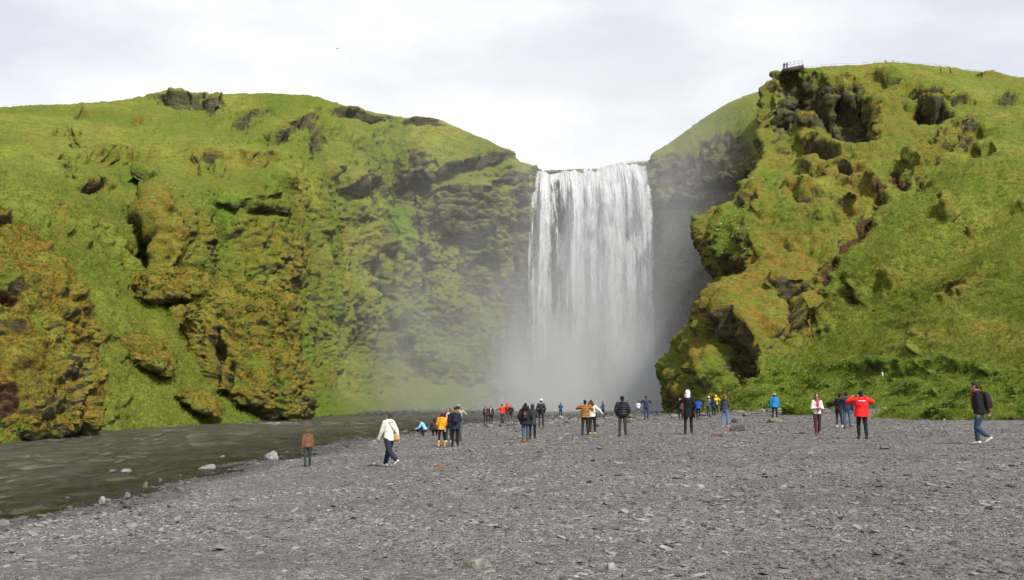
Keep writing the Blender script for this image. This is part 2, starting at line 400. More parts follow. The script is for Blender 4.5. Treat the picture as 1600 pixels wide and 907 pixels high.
# ground sheet, finer towards the camera, out to the horizon
ang = np.concatenate([np.linspace(-180, -48, 40, endpoint=False), np.linspace(-48, 44, 620), np.linspace(44, 180, 40, endpoint=False)[1:]])
rad = np.concatenate([[.5, 2, 4, 6], np.exp(np.linspace(math.log(7.5), math.log(230), 520)), [260, 320, 450, 800, 1500, 3000, 5000]])
AA, RR = np.meshgrid(np.radians(ang), rad, indexing='ij')
X, Y = RR*np.sin(AA), RR*np.cos(AA); Z = ground_z(X, Y)
P3 = np.stack([X, Y, X*0], -1)
near = (1-sstep(60, 130, RR))*sstep(5, 8, RR)
Z = Z+near*(.022*puffy(P3/.45, 2)+.012*perlin(P3/.12))
ppx, ppy = to_px(np.stack([X, Y, Z], -1))
soil = np.clip(1.15*np.exp(-((ppx-1290)/75)**2-((ppy-642)/5.5)**2)+.9*np.exp(-((ppx-1180)/50)**2-((ppy-640)/4)**2)+.9*np.exp(-((ppx-1560)/60)**2-((ppy-641)/4)**2), 0, 1)*(RR > 40)
soil = np.maximum(soil, .42*sstep(0, 1, fbm(P3/np.array((9, 4, 1)), 3)+.35)*(X > -4)*(RR < 60))
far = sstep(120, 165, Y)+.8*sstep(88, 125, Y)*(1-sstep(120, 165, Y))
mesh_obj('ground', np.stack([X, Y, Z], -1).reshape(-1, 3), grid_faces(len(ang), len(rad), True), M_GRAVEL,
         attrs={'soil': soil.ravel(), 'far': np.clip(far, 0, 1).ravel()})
tag(bpy.data.objects['ground'], kind='structure')

# river surface
ang = np.linspace(-75, 26, 560); rad = np.exp(np.linspace(math.log(9), math.log(222), 640))
AA, RR = np.meshgrid(np.radians(ang), rad, indexing='ij'); X, Y = RR*np.sin(AA), RR*np.cos(AA)
P3 = np.stack([X, Y*.6, X*0], -1)
amp = 1-sstep(60, 160, RR)*.4
Z = WATER_Z+amp*(.13*fbm(P3/2.6, 2)+.17*fbm(P3*np.array((1.1, .7, 1))/1.0, 3))
depth = np.clip((WATER_Z-ground_z(X, Y))/.7, 0, 1)
fpx, fpy = to_px(np.stack([X, Y, Z], -1))
foam = .8*np.exp(-((fpx-420)/90)**2-((fpy-662)/4.5)**2)+.75*np.exp(-((fpx-560)/130)**2-((fpy-662)/6)**2)+.5*np.exp(-((fpx-250)/90)**2-((fpy-672)/3)**2)+.35*np.exp(-((fpx-700)/80)**2-((fpy-656)/5)**2)+.5*sstep(170, 205, Y)
Z = Z+foam*.05*billow(P3/1.3, 2)
mesh_obj('water', np.stack([X, Y, Z], -1).reshape(-1, 3), grid_faces(len(ang), len(rad)), M_WATER, attrs={'depth': depth.ravel(), 'foam': foam.ravel()})
tag(bpy.data.objects['water'], kind='structure')

# ---------------------------------------------------------------- hills: surfaces lofted through surveyed points, then eroded with 3-D noise
def _spl(C, ts):
    """Catmull-Rom along axis 0 of C (n, ...), at the parameters ts"""
    n = len(C); E = np.concatenate([2*C[:1]-C[1:2], C, 2*C[-1:]-C[-2:-1]], 0)
    i = np.clip(np.floor(ts).astype(int), 0, n-2); f = (ts-i).reshape((-1,)+(1,)*(C.ndim-1))
    p0, p1, p2, p3 = E[i], E[i+1], E[i+2], E[i+3]
    lim = lambda a, b, c_: (c_-a)*.5*.85
    m1, m2 = lim(p0, p1, p2), lim(p1, p2, p3)
    f2, f3 = f*f, f*f*f
    return (2*f3-3*f2+1)*p1+(f3-2*f2+f)*m1+(-2*f3+3*f2)*p2+(f3-f2)*m2
def _ts(dist, step):
    out = [0.0]
    for k, d in enumerate(dist):
        m = max(2, int(math.ceil(d/step))); out += list(k+np.arange(1, m+1)/m)
    return np.array(out)
def surf_normals(W):
    du = np.gradient(W, axis=0); dv = np.gradient(W, axis=1); nn = np.cross(du, dv)
    nn /= np.linalg.norm(nn, axis=-1, keepdims=True)+1e-9
    return nn
LAND = {}
def feats_apply(PX, PY, feats):
    disp = np.zeros(PX.shape); A = {k: np.zeros(PX.shape) for k in 'rmle'}
    jx = 9*perlin(np.stack([PX/26, PY/26, PX*0+3], -1)); jy = 7*perlin(np.stack([PX/22, PY/22, PX*0+8], -1))
    for ft in feats:
        px, py, rx, ry, rot, amp, kind = ft[:7]; at_ = ft[7] if len(ft) > 7 else {}
        c_, s_ = math.cos(R(rot)), math.sin(R(rot)); dx, dy = PX+jx-px, PY+jy-py
        u = (dx*c_-dy*s_)/rx; v = (dx*s_+dy*c_)/ry
        q = u*u+v*v; gss = np.exp(-q*1.1)
        if kind == 'b': disp += amp*gss
        elif kind == 'f': disp += amp*(1-sstep(.55, 1.15, np.sqrt(q)))          # flat-topped, clear edge
        elif kind == 'c':                                                        # overhanging lip with a hollow under it
            disp += amp*(np.exp(-u*u*1.2)*(.8*np.exp(-((v+.55)/.35)**2)-1.0*np.exp(-((v-.25)/.55)**2)))
        for k, a in at_.items():
            A[k] += a*(1-sstep(.5, 1.25, np.sqrt(q)))
    return disp, A
def patch(name, cols, feats, step=1.5, back=(1.35, -1.5), d=(1.0, 1.0, 1.0), regions=None, rough=1.0, label=None, backrow=True, skycalm=.6, craggy=None):
    C = np.array([[[*at(*p), p[0], p[1]] for p in c_] for c_ in cols])      # x y z px py
    if backrow:
        top = C[:, -1].copy(); b1 = top.copy(); b1[:, :3] = top[:, :3]*np.array((1.06, 1.06, 1)); b1[:, 2] = top[:, 2]+.3
        b2 = top.copy(); b2[:, 0] *= back[0]; b2[:, 1] *= back[0]; b2[:, 2] += back[1]
        C = np.concatenate([C, b1[:, None], b2[:, None]], 1)
    dc = np.abs(np.diff(C[:, :, 3:5], axis=0)); dist_u = np.hypot(dc[..., 0], dc[..., 1]).mean(1)
    dr = np.abs(np.diff(C[:, :, 3:5], axis=1)); dist_v = np.hypot(dr[..., 0], dr[..., 1]).mean(0)
    tu, tv = _ts(np.where(C[1:, 0, 3] < -100, 90, np.maximum(dist_u, 12)), step), _ts(np.maximum(dist_v, 10), step)
    W = _spl(C, tu); W = np.swapaxes(_spl(np.swapaxes(W, 0, 1), tv), 0, 1)
    PX, PY, W = W[..., 3], W[..., 4], W[..., :3]
    # large-scale unevenness first, then the rest along the new normals
    nn = surf_normals(W); view = np.array((0, 0, CAMZ))-W
    if np.median((nn*view).sum(-1)) < 0: nn = -nn
    sky = np.clip((tv[None, :]-(len(cols[0])-2))/1.0, 0, 1)*np.ones(PX.shape) if backrow else np.zeros(PX.shape)
    calm = 1-(1-skycalm)*sstep(0, 1, sky)
    fd, A = feats_apply(PX, PY, feats)
    cl = sstep(.80, .45, np.abs(nn[..., 2]))                # cliff factor
    base = d[0]*(1.7*fbm(W/17, 3)*(.55+cl)+.5*(1-cl)*(puffy(W*np.array((1.4, .6, .6))/11, 2)-.4))
    W = W+nn*(fd+base*calm)[..., None]
    nn = surf_normals(W)
    if np.median((nn*view).sum(-1)) < 0: nn = -nn
    cl = np.clip(sstep(.72, .38, nn[..., 2])+.5*np.clip(A['r'], 0, 1)+(craggy(PX, PY) if craggy else 0), 0, 1)
    s3 = np.array((1, 1, 1.7))
    strat = np.clip(A['r'], 0, 1)
    mid = d[1]*(cl*((1.0+.6*strat)*(puffy(W*np.array((1, 1, .8))/7.0, 3)-.45)+1.9*(puffy(W*np.array((1, 1, .30))/5.5, 2)-.42)+.7*strat*(puffy(W*np.array((.35, .35, 1.6))/3.0, 2)-.4))+(1-cl)*.5*fbm(W/6, 3))
    W = W+nn*(mid*calm)[..., None]
    hum = puffy(W*np.array((1, 1, 1.35))/2.1, 3)
    terr = np.sin(W[..., 2]*2*PI/1.35+3.2*fbm(W/7, 2)*2)*sstep(-.35, .3, fbm(W/9+5, 2))        # narrow sheep-track steps on the grass
    fine = d[2]*((hum-.4)*(.36+.50*cl)+terr*.19*(1-cl)+strat*cl*(1.25*(blocks(W, (2.6, 2.6, 1.3))-.5)+.35*(blocks(W, (1.1, 1.1, .6), 31)-.5))+.10*perlin(W/.55)+.16*fbm(W/1.3, 2)*(.5+cl))
    W = W+nn*(fine*(.5+.5*calm))[..., None]
    cov = np.stack([np.clip(A['r'], 0, 1), np.clip(A['m'], 0, 1), np.clip(A['l'], 0, 1)], -1)
    if regions is not None: cov = regions(W, PX, PY, cov, hum, cl)
    ln = np.sign(np.median((surf_normals(W)*view).sum(-1)))
    fc = grid_faces(*PX.shape)
    if ln < 0: fc = fc[:, ::-1]
    o = mesh_obj(name, W.reshape(-1, 3), fc, M_LAND, attrs={'cov': cov.reshape(-1, 3), 'earth': np.clip(A['e'], 0, 1).ravel()})
    tag(o, label, kind='structure')
    nfin = surf_normals(W)*ln
    LAND[name] = dict(W=W, N=nfin, PX=PX, PY=PY, cov=cov, cl=cl, earth=A['e'])
    return o

# -------- left hillside, from outside the frame on the left round to the foot of the fall
L_COLS = [
 [(-720, 790, 22), (-720, 640, 32), (-720, 490, 46), (-720, 355, 64), (-720, 272, 88), (-720, 215, 112), (-720, 198, 136)],
 [(-350, 729, 35), (-350, 600, 45), (-350, 480, 58), (-350, 360, 75), (-350, 280, 100), (-350, 220, 125), (-350, 192, 150)],
 [(-150, 705, 44), (-150, 590, 54), (-150, 480, 68), (-150, 370, 85), (-150, 290, 108), (-150, 225, 132), (-150, 181, 158)],
 [(0, 694, 53), (0, 580, 63), (0, 480, 76), (0, 380, 93), (0, 300, 113), (0, 225, 138), (0, 171, 166)],
 [(120, 681, 65), (120, 580, 75), (120, 490, 87), (120, 400, 102), (120, 310, 122), (120, 230, 148), (120, 163, 178)],
 [(205, 673, 78), (205, 590, 88), (205, 500, 101), (205, 416, 118), (205, 320, 136), (205, 235, 160), (205, 157, 186)],
 [(245, 669, 82), (245, 590, 93), (245, 500, 107), (245, 425, 119), (245, 305, 132), (245, 240, 160), (245, 152, 190)],
 [(340, 665, 94), (340, 605, 108), (340, 520, 124), (340, 430, 134), (340, 300, 141), (340, 235, 165), (340, 148, 192)],
 [(440, 660, 112), (440, 610, 132), (440, 540, 146), (440, 440, 152), (440, 310, 158), (440, 228, 172), (440, 150, 195)],
 [(480, 656, 128), (480, 612, 148), (480, 545, 160), (480, 440, 164), (480, 320, 169), (480, 235, 178), (480, 155, 196)],
 [(530, 650, 150), (530, 615, 165), (530, 550, 174), (530, 450, 178), (530, 340, 181), (530, 250, 186), (530, 168, 199)],
 [(600, 646, 176), (600, 610, 187), (600, 540, 193), (600, 440, 195), (600, 330, 197), (600, 250, 201), (600, 181, 206)],
 [(680, 645, 188), (680, 605, 197), (680, 540, 201), (680, 440, 202), (680, 330, 203), (680, 262, 205), (680, 190, 212)],
 [(750, 644, 198), (750, 604, 204), (750, 540, 206), (750, 440, 207), (750, 330, 208), (750, 268, 209), (750, 217, 216)],
 [(805, 643, 206), (805, 600, 211), (805, 540, 212), (805, 440, 212), (805, 330, 212), (805, 280, 212), (805, 241, 219)],
 [(834, 643, 212), (834, 600, 217), (834, 540, 218), (834, 440, 218), (834, 330, 217), (834, 290, 216), (836, 261, 221)],
 [(846, 643, 225), (846, 600, 232), (846, 540, 232), (846, 440, 232), (846, 330, 232), (846, 290, 232), (846, 268, 234)],
]
L_F = [(60, 330, 140, 34, -28, 1.8, 'b'), (90, 400, 140, 30, -34, -1.4, 'b', {'l': .3}), (150, 480, 90, 32, -48, 1.4, 'b'), (175, 560, 80, 28, -55, -1.0, 'b', {'l': .4}), (330, 230, 120, 18, -4, 1.4, 'b'), (420, 290, 60, 20, 25, 1.6, 'b'),
 
 # hanging rock band below the left skyline
 (290, 163, 60, 12, -6, 2.0, 'c', {'r': 1.10}), (330, 172, 24, 14, 10, 1.1, 'c', {'r': 1.20}), (390, 190, 50, 12, 20, 1.6, 'c', {'r': 0.74}), (440, 215, 45, 14, 25, 1.8, 'c', {'r': 0.45}),
 (480, 190, 30, 18, 60, 1.6, 'b', {'r': 0.67}), (505, 228, 24, 26, 20, -3.5, 'b', {'r': 0.74}), (545, 180, 22, 8, -10, 1.6, 'c', {'r': 1.04}), (580, 186, 20, 7, 0, 1.5, 'c', {'r': 1.04}),
 (660, 192, 26, 6, -5, 1.2, 'c', {'r': 0.46}), (125, 178, 10, 7, 0, 1.2, 'c', {'r': 0.74}),
 # scars
 (107, 262, 22, 18, 0, -1.4, 'f', {'r': 0.85}), (118, 225, 12, 26, 15, -1.2, 'f', {'r': 0.69}), (98, 205, 14, 8, 0, -1, 'f', {'r': 0.40}),
 (215, 192, 16, 7, 0, 1.2, 'c', {'r': 0.61, 'm': .5}), (150, 295, 26, 10, 0, 2.2, 'c', {'r': 0.50, 'm': .5}),
 (180, 245, 60, 14, 0, 1.5, 'c', {'r': 0.18, 'm': .3}), (320, 262, 46, 20, 0, 2.2, 'c', {'r': 0.59, 'm': .3}), (400, 255, 42, 12, -5, 1.8, 'c', {'r': 0.30, 'm': .5}),
 (225, 275, 40, 14, 0, -1.5, 'b', {'l': .4, 'r': 0.14}), (90, 350, 8, 16, 20, 1.2, 'b', {'m': .9}),
 # gully, and the buttress right of it
 (222, 370, 15, 85, 4, -4.5, 'b', {'l': .7}), (246, 372, 15, 70, 2, 3.4, 'f', {'m': .5}), (300, 345, 60, 45, 0, 2.5, 'b', {'m': .25}),
 (300, 330, 40, 30, 0, 0, 'b', {'l': .5}), (350, 350, 22, 60, 0, -3.0, 'b', {'l': .9}), (385, 330, 40, 12, -15, 1.3, 'c', {'l': .6}),
 (420, 380, 48, 80, 0, 3.0, 'b', {'m': .45, 'r': 0.12}), (270, 410, 40, 60, 0, 1.5, 'b', {'m': .3}), (330, 400, 30, 40, 0, 1.0, 'b', {'m': .2, 'r': 0.19}),
 (460, 430, 40, 60, 0, 1.0, 'b', {'m': .4, 'r': 0.12}),
 # crags and green buttresses along the middle of the wall
 (555, 285, 26, 22, 25, 4.0, 'f', {'r': 0.24, 'm': .3}), (560, 300, 16, 10, 0, -3.2, 'b', {'r': 0.37}), (520, 265, 14, 18, 0, 2.5, 'b', {'r': 0.40}),
 (500, 330, 20, 60, 15, 2.2, 'b', {'m': .2}), (530, 360, 14, 60, 12, -2.8, 'b', {'r': 0.19}), (575, 370, 16, 90, 8, 3.0, 'b', {'m': .3}),
 (598, 400, 10, 80, 0, -3.2, 'b', {'r': 0.22}), (618, 390, 14, 90, 0, 3.0, 'b', {'l': .4}), (640, 380, 12, 70, 0, 2.6, 'b', {'l': .5}), (650, 290, 40, 30, 0, -6.5, 'b', {'r': 0.55}),
 (630, 330, 30, 40, 20, -3, 'b', {'l': .5, 'r': 0.18}), (660, 400, 10, 70, 0, -3.5, 'b', {'r': 0.38}),
 (590, 450, 20, 40, 20, -2.5, 'b', {'r': 0.31}), (560, 470, 22, 50, 15, 2.4, 'b', {'m': .3}), (520, 480, 18, 60, 10, 2.2, 'b', {'l': .5}),
 (620, 500, 24, 50, 25, 2.6, 'b', {'m': .2}), (700, 470, 30, 50, 20, 3.0, 'b', {'m': .35}), (690, 560, 30, 26, 0, 2.0, 'b', {'l': .4}), (640, 560, 12, 40, 30, -2.5, 'b', {'r': 0.29}),
 # bare strata left of the fall
 (725, 330, 62, 50, 0, 3.2, 'f', {'r': 0.89}), (710, 300, 50, 6, -4, 1.6, 'c', {'r': 0.84}), (715, 345, 48, 5, 3, 1.3, 'c', {'r': 0.84}), (735, 380, 50, 7, -2, 2.0, 'c', {'r': 0.65}),
 (730, 262, 85, 12, 14, 1.6, 'c', {'r': 0.51, 'm': .2}), (800, 282, 34, 12, 20, 1.2, 'c', {'r': 0.46}), (790, 340, 16, 50, -8, 1.6, 'b', {'m': .3, 'l': .4}),
 (785, 420, 14, 60, 0, 1.5, 'b', {'m': .5}), (750, 440, 40, 40, 0, -3.0, 'b', {'r': 0.75}), (815, 380, 18, 110, 0, -3.0, 'b', {'r': 0.84}), (820, 520, 30, 90, 0, -2, 'b', {'r': 0.75}),
 (770, 620, 40, 14, 10, 2.5, 'b', {'r': 0.55}), (690, 200, 60, 10, 8, 0, 'b', {'m': .5}), (740, 230, 50, 12, 22, 0, 'b', {'m': .5}),
]
def reg_left(W, PX, PY, cov, hum, cl):
    n = fbm(W/9, 3)
    wall = sstep(215, 260, PX)*sstep(285, 330, PY)*(.35+.65*sstep(380, 440, PX))*(1-sstep(470, 560, PY)*sstep(480, 520, PX)*.6)
    cov[..., 1] = np.clip(cov[..., 1]+wall*cl*(.12+.6*n)*(1-sstep(640, 760, PX)*.6)+.25*(1-cl)*sstep(.15, .4, n)*(PX < 260)*(PY > 280), 0, 1)
    cov[..., 0] = np.clip(cov[..., 0]+cl*sstep(480, 680, PX)*.62*np.clip(.6+1.4*fbm(W*np.array((1, 1, .35))/5, 3), 0, 1.4), 0, 1)
    cov[..., 1] *= 1-.75*sstep(430, 640, PX)*(PX > 300)
    cov[..., 2] = np.clip(cov[..., 2]+.25*wall*cl*(1-sstep(480, 560, PX))+.5*sstep(.0, .3, -n)+.5*sstep(610, 645, PY), 0, 1)
    return cov
patch('left_hillside', L_COLS, L_F, step=1.35, regions=reg_left, d=(1.0, 1.1, .85))

# -------- the rock wall behind the fall, turning towards the viewer on the right, under the back ridge
W_COLS = [
 [(815, 645, 226), (815, 540, 228), (815, 440, 228), (815, 340, 228), (815, 300, 228), (815, 290, 228), (815, 272, 228)],
 [(850, 645, 224), (850, 540, 226), (850, 440, 226), (850, 340, 225), (850, 300, 224), (850, 280, 223), (850, 267.5, 222)],
 [(900, 645, 224), (900, 540, 226), (900, 440, 226), (900, 340, 225), (900, 300, 224), (900, 280, 223), (900, 265, 222)],
 [(940, 645, 224), (940, 540, 226), (940, 440, 226), (940, 340, 225), (940, 300, 224), (940, 280, 223), (940, 263, 222)],
 [(975, 645, 224), (975, 540, 226), (975, 440, 226), (975, 340, 225), (975, 300, 224), (975, 275, 223), (975, 255, 222)],
 [(1012, 645, 223), (1012, 540, 225), (1012, 440, 225), (1012, 340, 224), (1012, 300, 223), (1012, 270, 222), (1012, 252, 221)],
 [(1022, 645, 218), (1022, 540, 219), (1022, 440, 218), (1022, 340, 217), (1022, 300, 217), (1022, 262, 217), (1022, 239, 219)],
 [(1055, 645, 208), (1055, 540, 209), (1055, 440, 208), (1055, 350, 207), (1055, 310, 208), (1055, 262, 212), (1052, 221, 222)],
 [(1095, 645, 198), (1095, 540, 199), (1095, 440, 198), (1095, 350, 196), (1095, 305, 198), (1095, 250, 206), (1092, 193, 222)],
 [(1135, 645, 186), (1135, 540, 187), (1135, 440, 186), (1135, 350, 185), (1135, 290, 188), (1135, 225, 199), (1132, 167, 222)],
 [(1175, 645, 176), (1175, 540, 177), (1175, 440, 176), (1175, 350, 176), (1175, 275, 180), (1175, 205, 194), (1170, 150, 221)],
 [(1215, 645, 170), (1215, 540, 170), (1215, 440, 170), (1215, 350, 171), (1215, 265, 176), (1215, 200, 192), (1215, 138, 220)],
 [(1290, 645, 168), (1290, 540, 168), (1290, 440, 168), (1290, 350, 169), (1290, 265, 176), (1290, 200, 192), (1290, 136, 220)],
]
W_F = [(1070, 275, 60, 34, -30, 0, 'b', {'r': .95}), (1140, 250, 60, 44, -25, 0, 'b', {'r': .85}), (1180, 200, 40, 40, -25, 0, 'b', {'r': .5}), (930, 450, 90, 170, 0, 0, 'b', {'r': .95}), (1060, 450, 60, 150, 0, 0, 'b', {'r': .9}), (1130, 380, 50, 110, 0, 0, 'b', {'r': .9}), (930, 320, 60, 14, 0, 2.2, 'c', {'r': 1}),
       (1060, 320, 50, 14, 0, 2.5, 'c', {'r': .7}), (1140, 290, 45, 12, 10, 3.0, 'c', {'r': .7}), (1010, 500, 12, 90, 0, -2.5, 'b'), (1050, 430, 8, 120, 0, -2.0, 'b'), (1080, 480, 9, 120, 0, 2.0, 'b')]
def reg_wall(W, PX, PY, cov, hum, cl):
    cov[..., 0] = cov[..., 0]*1.45*np.clip(1.1-.6*fbm(W/12, 2), .5, 1.3); cov[..., 1:] *= .3
    return cov
patch('waterfall_cliff', W_COLS, W_F, step=1.7, back=(1.5, 0), skycalm=.12, regions=reg_wall)

# -------- right hillside
def wrapc(c_, dx, dY): return [(a+dx, b, y+dY) for a, b, y in c_]
RS = [(1040, 646, 118), (1046, 592, 121), (1074, 530, 126), (1106, 472, 131), (1138, 441, 138), (1106, 408, 140), (1092, 372, 142), (1108, 340, 147), (1158, 300, 158), (1190, 245, 170), (1196, 160, 181), (1212, 116, 187)]
R_COLS = [
 wrapc(RS, 70, 34),
 RS,
 [(1062, 648, 108), (1072, 592, 111), (1098, 530, 116), (1128, 472, 122), (1160, 441, 133), (1136, 408, 131), (1125, 370, 135), (1138, 334, 141), (1180, 294, 152), (1215, 245, 168), (1222, 158, 184), (1232, 112, 188)],
 [(1110, 651, 92), (1118, 592, 98), (1140, 530, 104), (1165, 470, 111), (1178, 435, 116), (1170, 400, 122), (1170, 365, 128), (1185, 328, 134), (1225, 285, 146), (1262, 235, 166), (1265, 155, 184), (1270, 107, 190)],
 [(1165, 650, 84), (1185, 592, 92), (1200, 530, 99), (1215, 470, 107), (1225, 430, 112), (1225, 395, 118), (1230, 358, 124), (1240, 320, 131), (1275, 275, 143), (1310, 220, 162), (1315, 150, 181), (1315, 103, 192)],
 [(1240, 638, 86), (1255, 592, 95), (1265, 530, 102), (1280, 470, 107), (1288, 425, 109), (1290, 390, 115), (1298, 350, 121), (1305, 310, 129), (1335, 262, 141), (1355, 205, 158), (1350, 145, 178), (1350, 100, 194)],
 [(1330, 638.5, 80), (1340, 592, 90), (1350, 530, 96), (1360, 465, 102), (1370, 420, 105), (1375, 380, 112), (1380, 340, 119), (1385, 300, 127), (1400, 252, 139), (1408, 200, 155), (1400, 145, 176), (1395, 98, 196)],
 [(1450, 641.5, 68), (1455, 592, 79), (1460, 530, 87), (1465, 465, 95), (1468, 420, 100), (1470, 380, 107), (1472, 335, 116), (1475, 295, 124), (1480, 250, 136), (1482, 200, 152), (1482, 150, 172), (1480, 107, 196)],
 [(1565, 643.5, 61), (1565, 592, 72), (1565, 530, 80), (1565, 465, 88), (1565, 420, 94), (1565, 375, 102), (1565, 330, 111), (1565, 285, 121), (1565, 240, 134), (1565, 200, 149), (1565, 158, 169), (1565, 117, 196)],
 [(1720, 650, 50), (1720, 592, 61), (1720, 530, 70), (1720, 465, 79), (1720, 420, 86), (1720, 375, 95), (1720, 330, 104), (1720, 285, 115), (1720, 240, 129), (1720, 200, 145), (1720, 168, 166), (1720, 134, 196)],
 [(1950, 672, 36), (1950, 592, 48), (1950, 530, 58), (1950, 465, 69), (1950, 420, 77), (1950, 375, 86), (1950, 330, 96), (1950, 290, 107), (1950, 250, 121), (1950, 215, 138), (1950, 185, 160), (1950, 155, 196)],
]
R_F = [(1222, 165, 24, 48, 0, -1.5, 'b', {'r': 1.0}), (1262, 150, 40, 18, 0, -2, 'b', {'r': 1.0}),(1440, 380, 170, 42, 42, 1.7, 'b'), (1380, 470, 150, 44, 36, -1.4, 'b', {'l': .4}), (1530, 440, 150, 40, 34, 1.4, 'b'), (1560, 350, 110, 34, 30, -1.2, 'b'), (1480, 520, 150, 26, 18, 1.0, 'b'), (1550, 270, 90, 22, 12, 1.2, 'b'), (1560, 200, 90, 14, 5, 1.3, 'b'),
 
 # recess under the lookout, its lip, and the dark hollow beside it
 (1262, 126, 60, 9, -6, 3.4, 'b'), (1245, 168, 55, 34, 0, -5.5, 'b', {'r': 0.80}), (1220, 220, 18, 34, 0, 0, 'b', {'r': 0.50}), (1275, 185, 34, 30, -40, 1.8, 'b', {'l': .8}),
 (1325, 180, 50, 38, 25, -8.5, 'f', {'r': 0.85}), (1318, 145, 30, 14, 10, 4.5, 'b', {'m': .2}), (1340, 205, 26, 14, -10, -3.5, 'b', {'r': 0.99}),
 (1385, 125, 40, 16, 5, 1.8, 'c', {'r': 0.34}), (1425, 140, 26, 12, 0, 1.5, 'c', {'r': 0.45}), (1300, 160, 18, 22, 40, 2, 'b', {'l': .4}),
 (1450, 152, 40, 8, -6, 2.2, 'c', {'r': 0.50, 'm': .3}), (1455, 182, 36, 13, -8, 4.0, 'c', {'r': 0.80, 'm': .2}), (1500, 160, 28, 8, 0, 1.6, 'c', {'r': 0.40}),
 (1575, 158, 26, 8, 8, 1.8, 'c', {'r': 0.80}), (1545, 118, 24, 3, 4, .8, 'c', {'r': 0.40}), (1505, 213, 30, 20, 0, 3.2, 'c', {'r': 0.64, 'm': .2}), (1530, 243, 24, 10, 0, 2.0, 'c', {'r': 0.31}), (1480, 222, 20, 16, 0, 1.8, 'f', {'r': 0.69}),
 (1600, 320, 14, 8, 0, 1.6, 'b', {'r': 0.43}), (1480, 343, 14, 12, 0, 2.2, 'f', {'m': .7, 'r': 0.25}), (1523, 363, 10, 6, 0, 1.0, 'f', {'m': .6, 'r': 0.12}),
 # crags on the spur
 (1265, 200, 22, 12, 20, 3.0, 'f', {'r': 0.69, 'm': .5}), (1250, 215, 32, 14, 0, 2.4, 'b', {'m': .5}), (1285, 240, 34, 16, -5, 3.6, 'c', {'r': 0.50, 'm': .5}), (1320, 268, 34, 12, 0, 2.4, 'c', {'r': 0.31, 'm': .4}), (1262, 268, 18, 16, 0, 2.6, 'c', {'r': 0.37, 'm': .3}),
 (1255, 300, 26, 20, 0, 2.8, 'c', {'r': 0.25, 'm': .7}), (1360, 300, 30, 18, -20, 2.6, 'c', {'r': 0.25, 'm': .4}), (1330, 325, 28, 12, 0, 2.0, 'c', {'r': 0.25, 'm': .5}),
 (1400, 275, 20, 24, 45, -2.2, 'f', {'e': 1.0}), (1380, 290, 22, 14, 30, -1.4, 'f', {'e': .8}), (1440, 255, 20, 14, 0, 2.4, 'f', {'m': .5}), (1440, 285, 18, 16, 20, 2.6, 'c', {'r': 0.19, 'm': .4}), (1450, 235, 22, 7, 0, 1.8, 'c', {'m': .5, 'r': 0.19}),
 (1355, 345, 28, 12, 50, -2.2, 'f', {'e': 1.1, 'r': 0.25}), (1333, 372, 30, 11, 58, -2.2, 'f', {'e': 1.1, 'r': 0.25}), (1308, 400, 28, 9, 60, -2.0, 'f', {'e': 1.0, 'r': 0.37}), (1290, 432, 28, 9, 75, -2.0, 'f', {'e': .8, 'r': 0.43}), (1275, 470, 22, 6, 70, -1.4, 'f', {'r': 0.50}),
 (1420, 330, 30, 20, 30, 0, 'b', {'l': .8}), (1390, 370, 26, 30, 30, 0, 'b', {'l': .7}), (1250, 250, 30, 26, 0, 0, 'b', {'l': .3}), (1205, 295, 20, 40, 20, 0, 'b', {'l': .7}),
 # nose
 (1150, 370, 44, 50, 0, 2.0, 'f', {'l': .8, 'r': 0.06}), (1160, 330, 26, 20, 0, -1.5, 'b', {'r': 0.43}), (1175, 310, 18, 12, 0, 1.8, 'b', {'r': 0.25}), (1165, 400, 16, 26, 10, -1.5, 'b', {'r': 0.31}),
 # orange mossy buttresses and the dark foot
 (1170, 450, 50, 44, -40, 1.6, 'b', {'m': .9}), (1230, 420, 60, 50, 0, 0, 'b', {'m': .9}), (1225, 390, 50, 30, 0, 0, 'b', {'m': .6}), (1235, 465, 34, 20, 0, 1.8, 'c', {'m': .7, 'r': 0.19}), (1260, 500, 40, 26, -10, 3.2, 'f', {'m': .95, 'r': 0.09}),
 (1226, 510, 9, 36, 12, -3.2, 'f', {'r': 0.90}), (1155, 500, 26, 50, 12, 2.6, 'b', {'m': .8}), (1125, 510, 22, 50, 20, 2.2, 'b', {'m': .5, 'r': 0.12}), (1155, 560, 30, 42, 15, -4.2, 'f', {'r': 0.99}), (1180, 520, 30, 30, 0, 1.5, 'b', {'m': .8}),
 (1100, 560, 24, 40, 15, 2.0, 'b', {'m': .4, 'l': .3}), (1070, 600, 20, 30, 0, 1.6, 'b', {'m': .5, 'r': 0.12}), (1115, 600, 22, 34, 0, 0, 'b', {'l': .6}), (1210, 570, 20, 16, -30, 0, 'b', {'l': .8}), (1330, 460, 12, 16, 0, 1.8, 'c', {'r': 0.31, 'm': .5}),
 # terraces of the lower bank
 (1400, 578, 110, 7, -3, .8, 'b', {'l': .5}), (1530, 584, 70, 6, 0, .8, 'b', {'l': .5}), (1270, 605, 80, 6, 0, .6, 'b', {'l': .8}), (1410, 610, 70, 6, -4, .6, 'b', {'l': .5}), (1560, 615, 60, 6, 0, .6, 'b', {'l': .5}), (1200, 625, 60, 10, 0, .5, 'b', {'l': .5}),
 (1500, 400, 60, 20, 30, 0, 'b', {'m': .45}), (1510, 460, 60, 14, 28, .8, 'c', {'m': .6}), (1440, 540, 60, 8, 0, 0, 'b', {'m': .5}), (1540, 520, 60, 16, 0, 0, 'b', {'m': .3}),
]
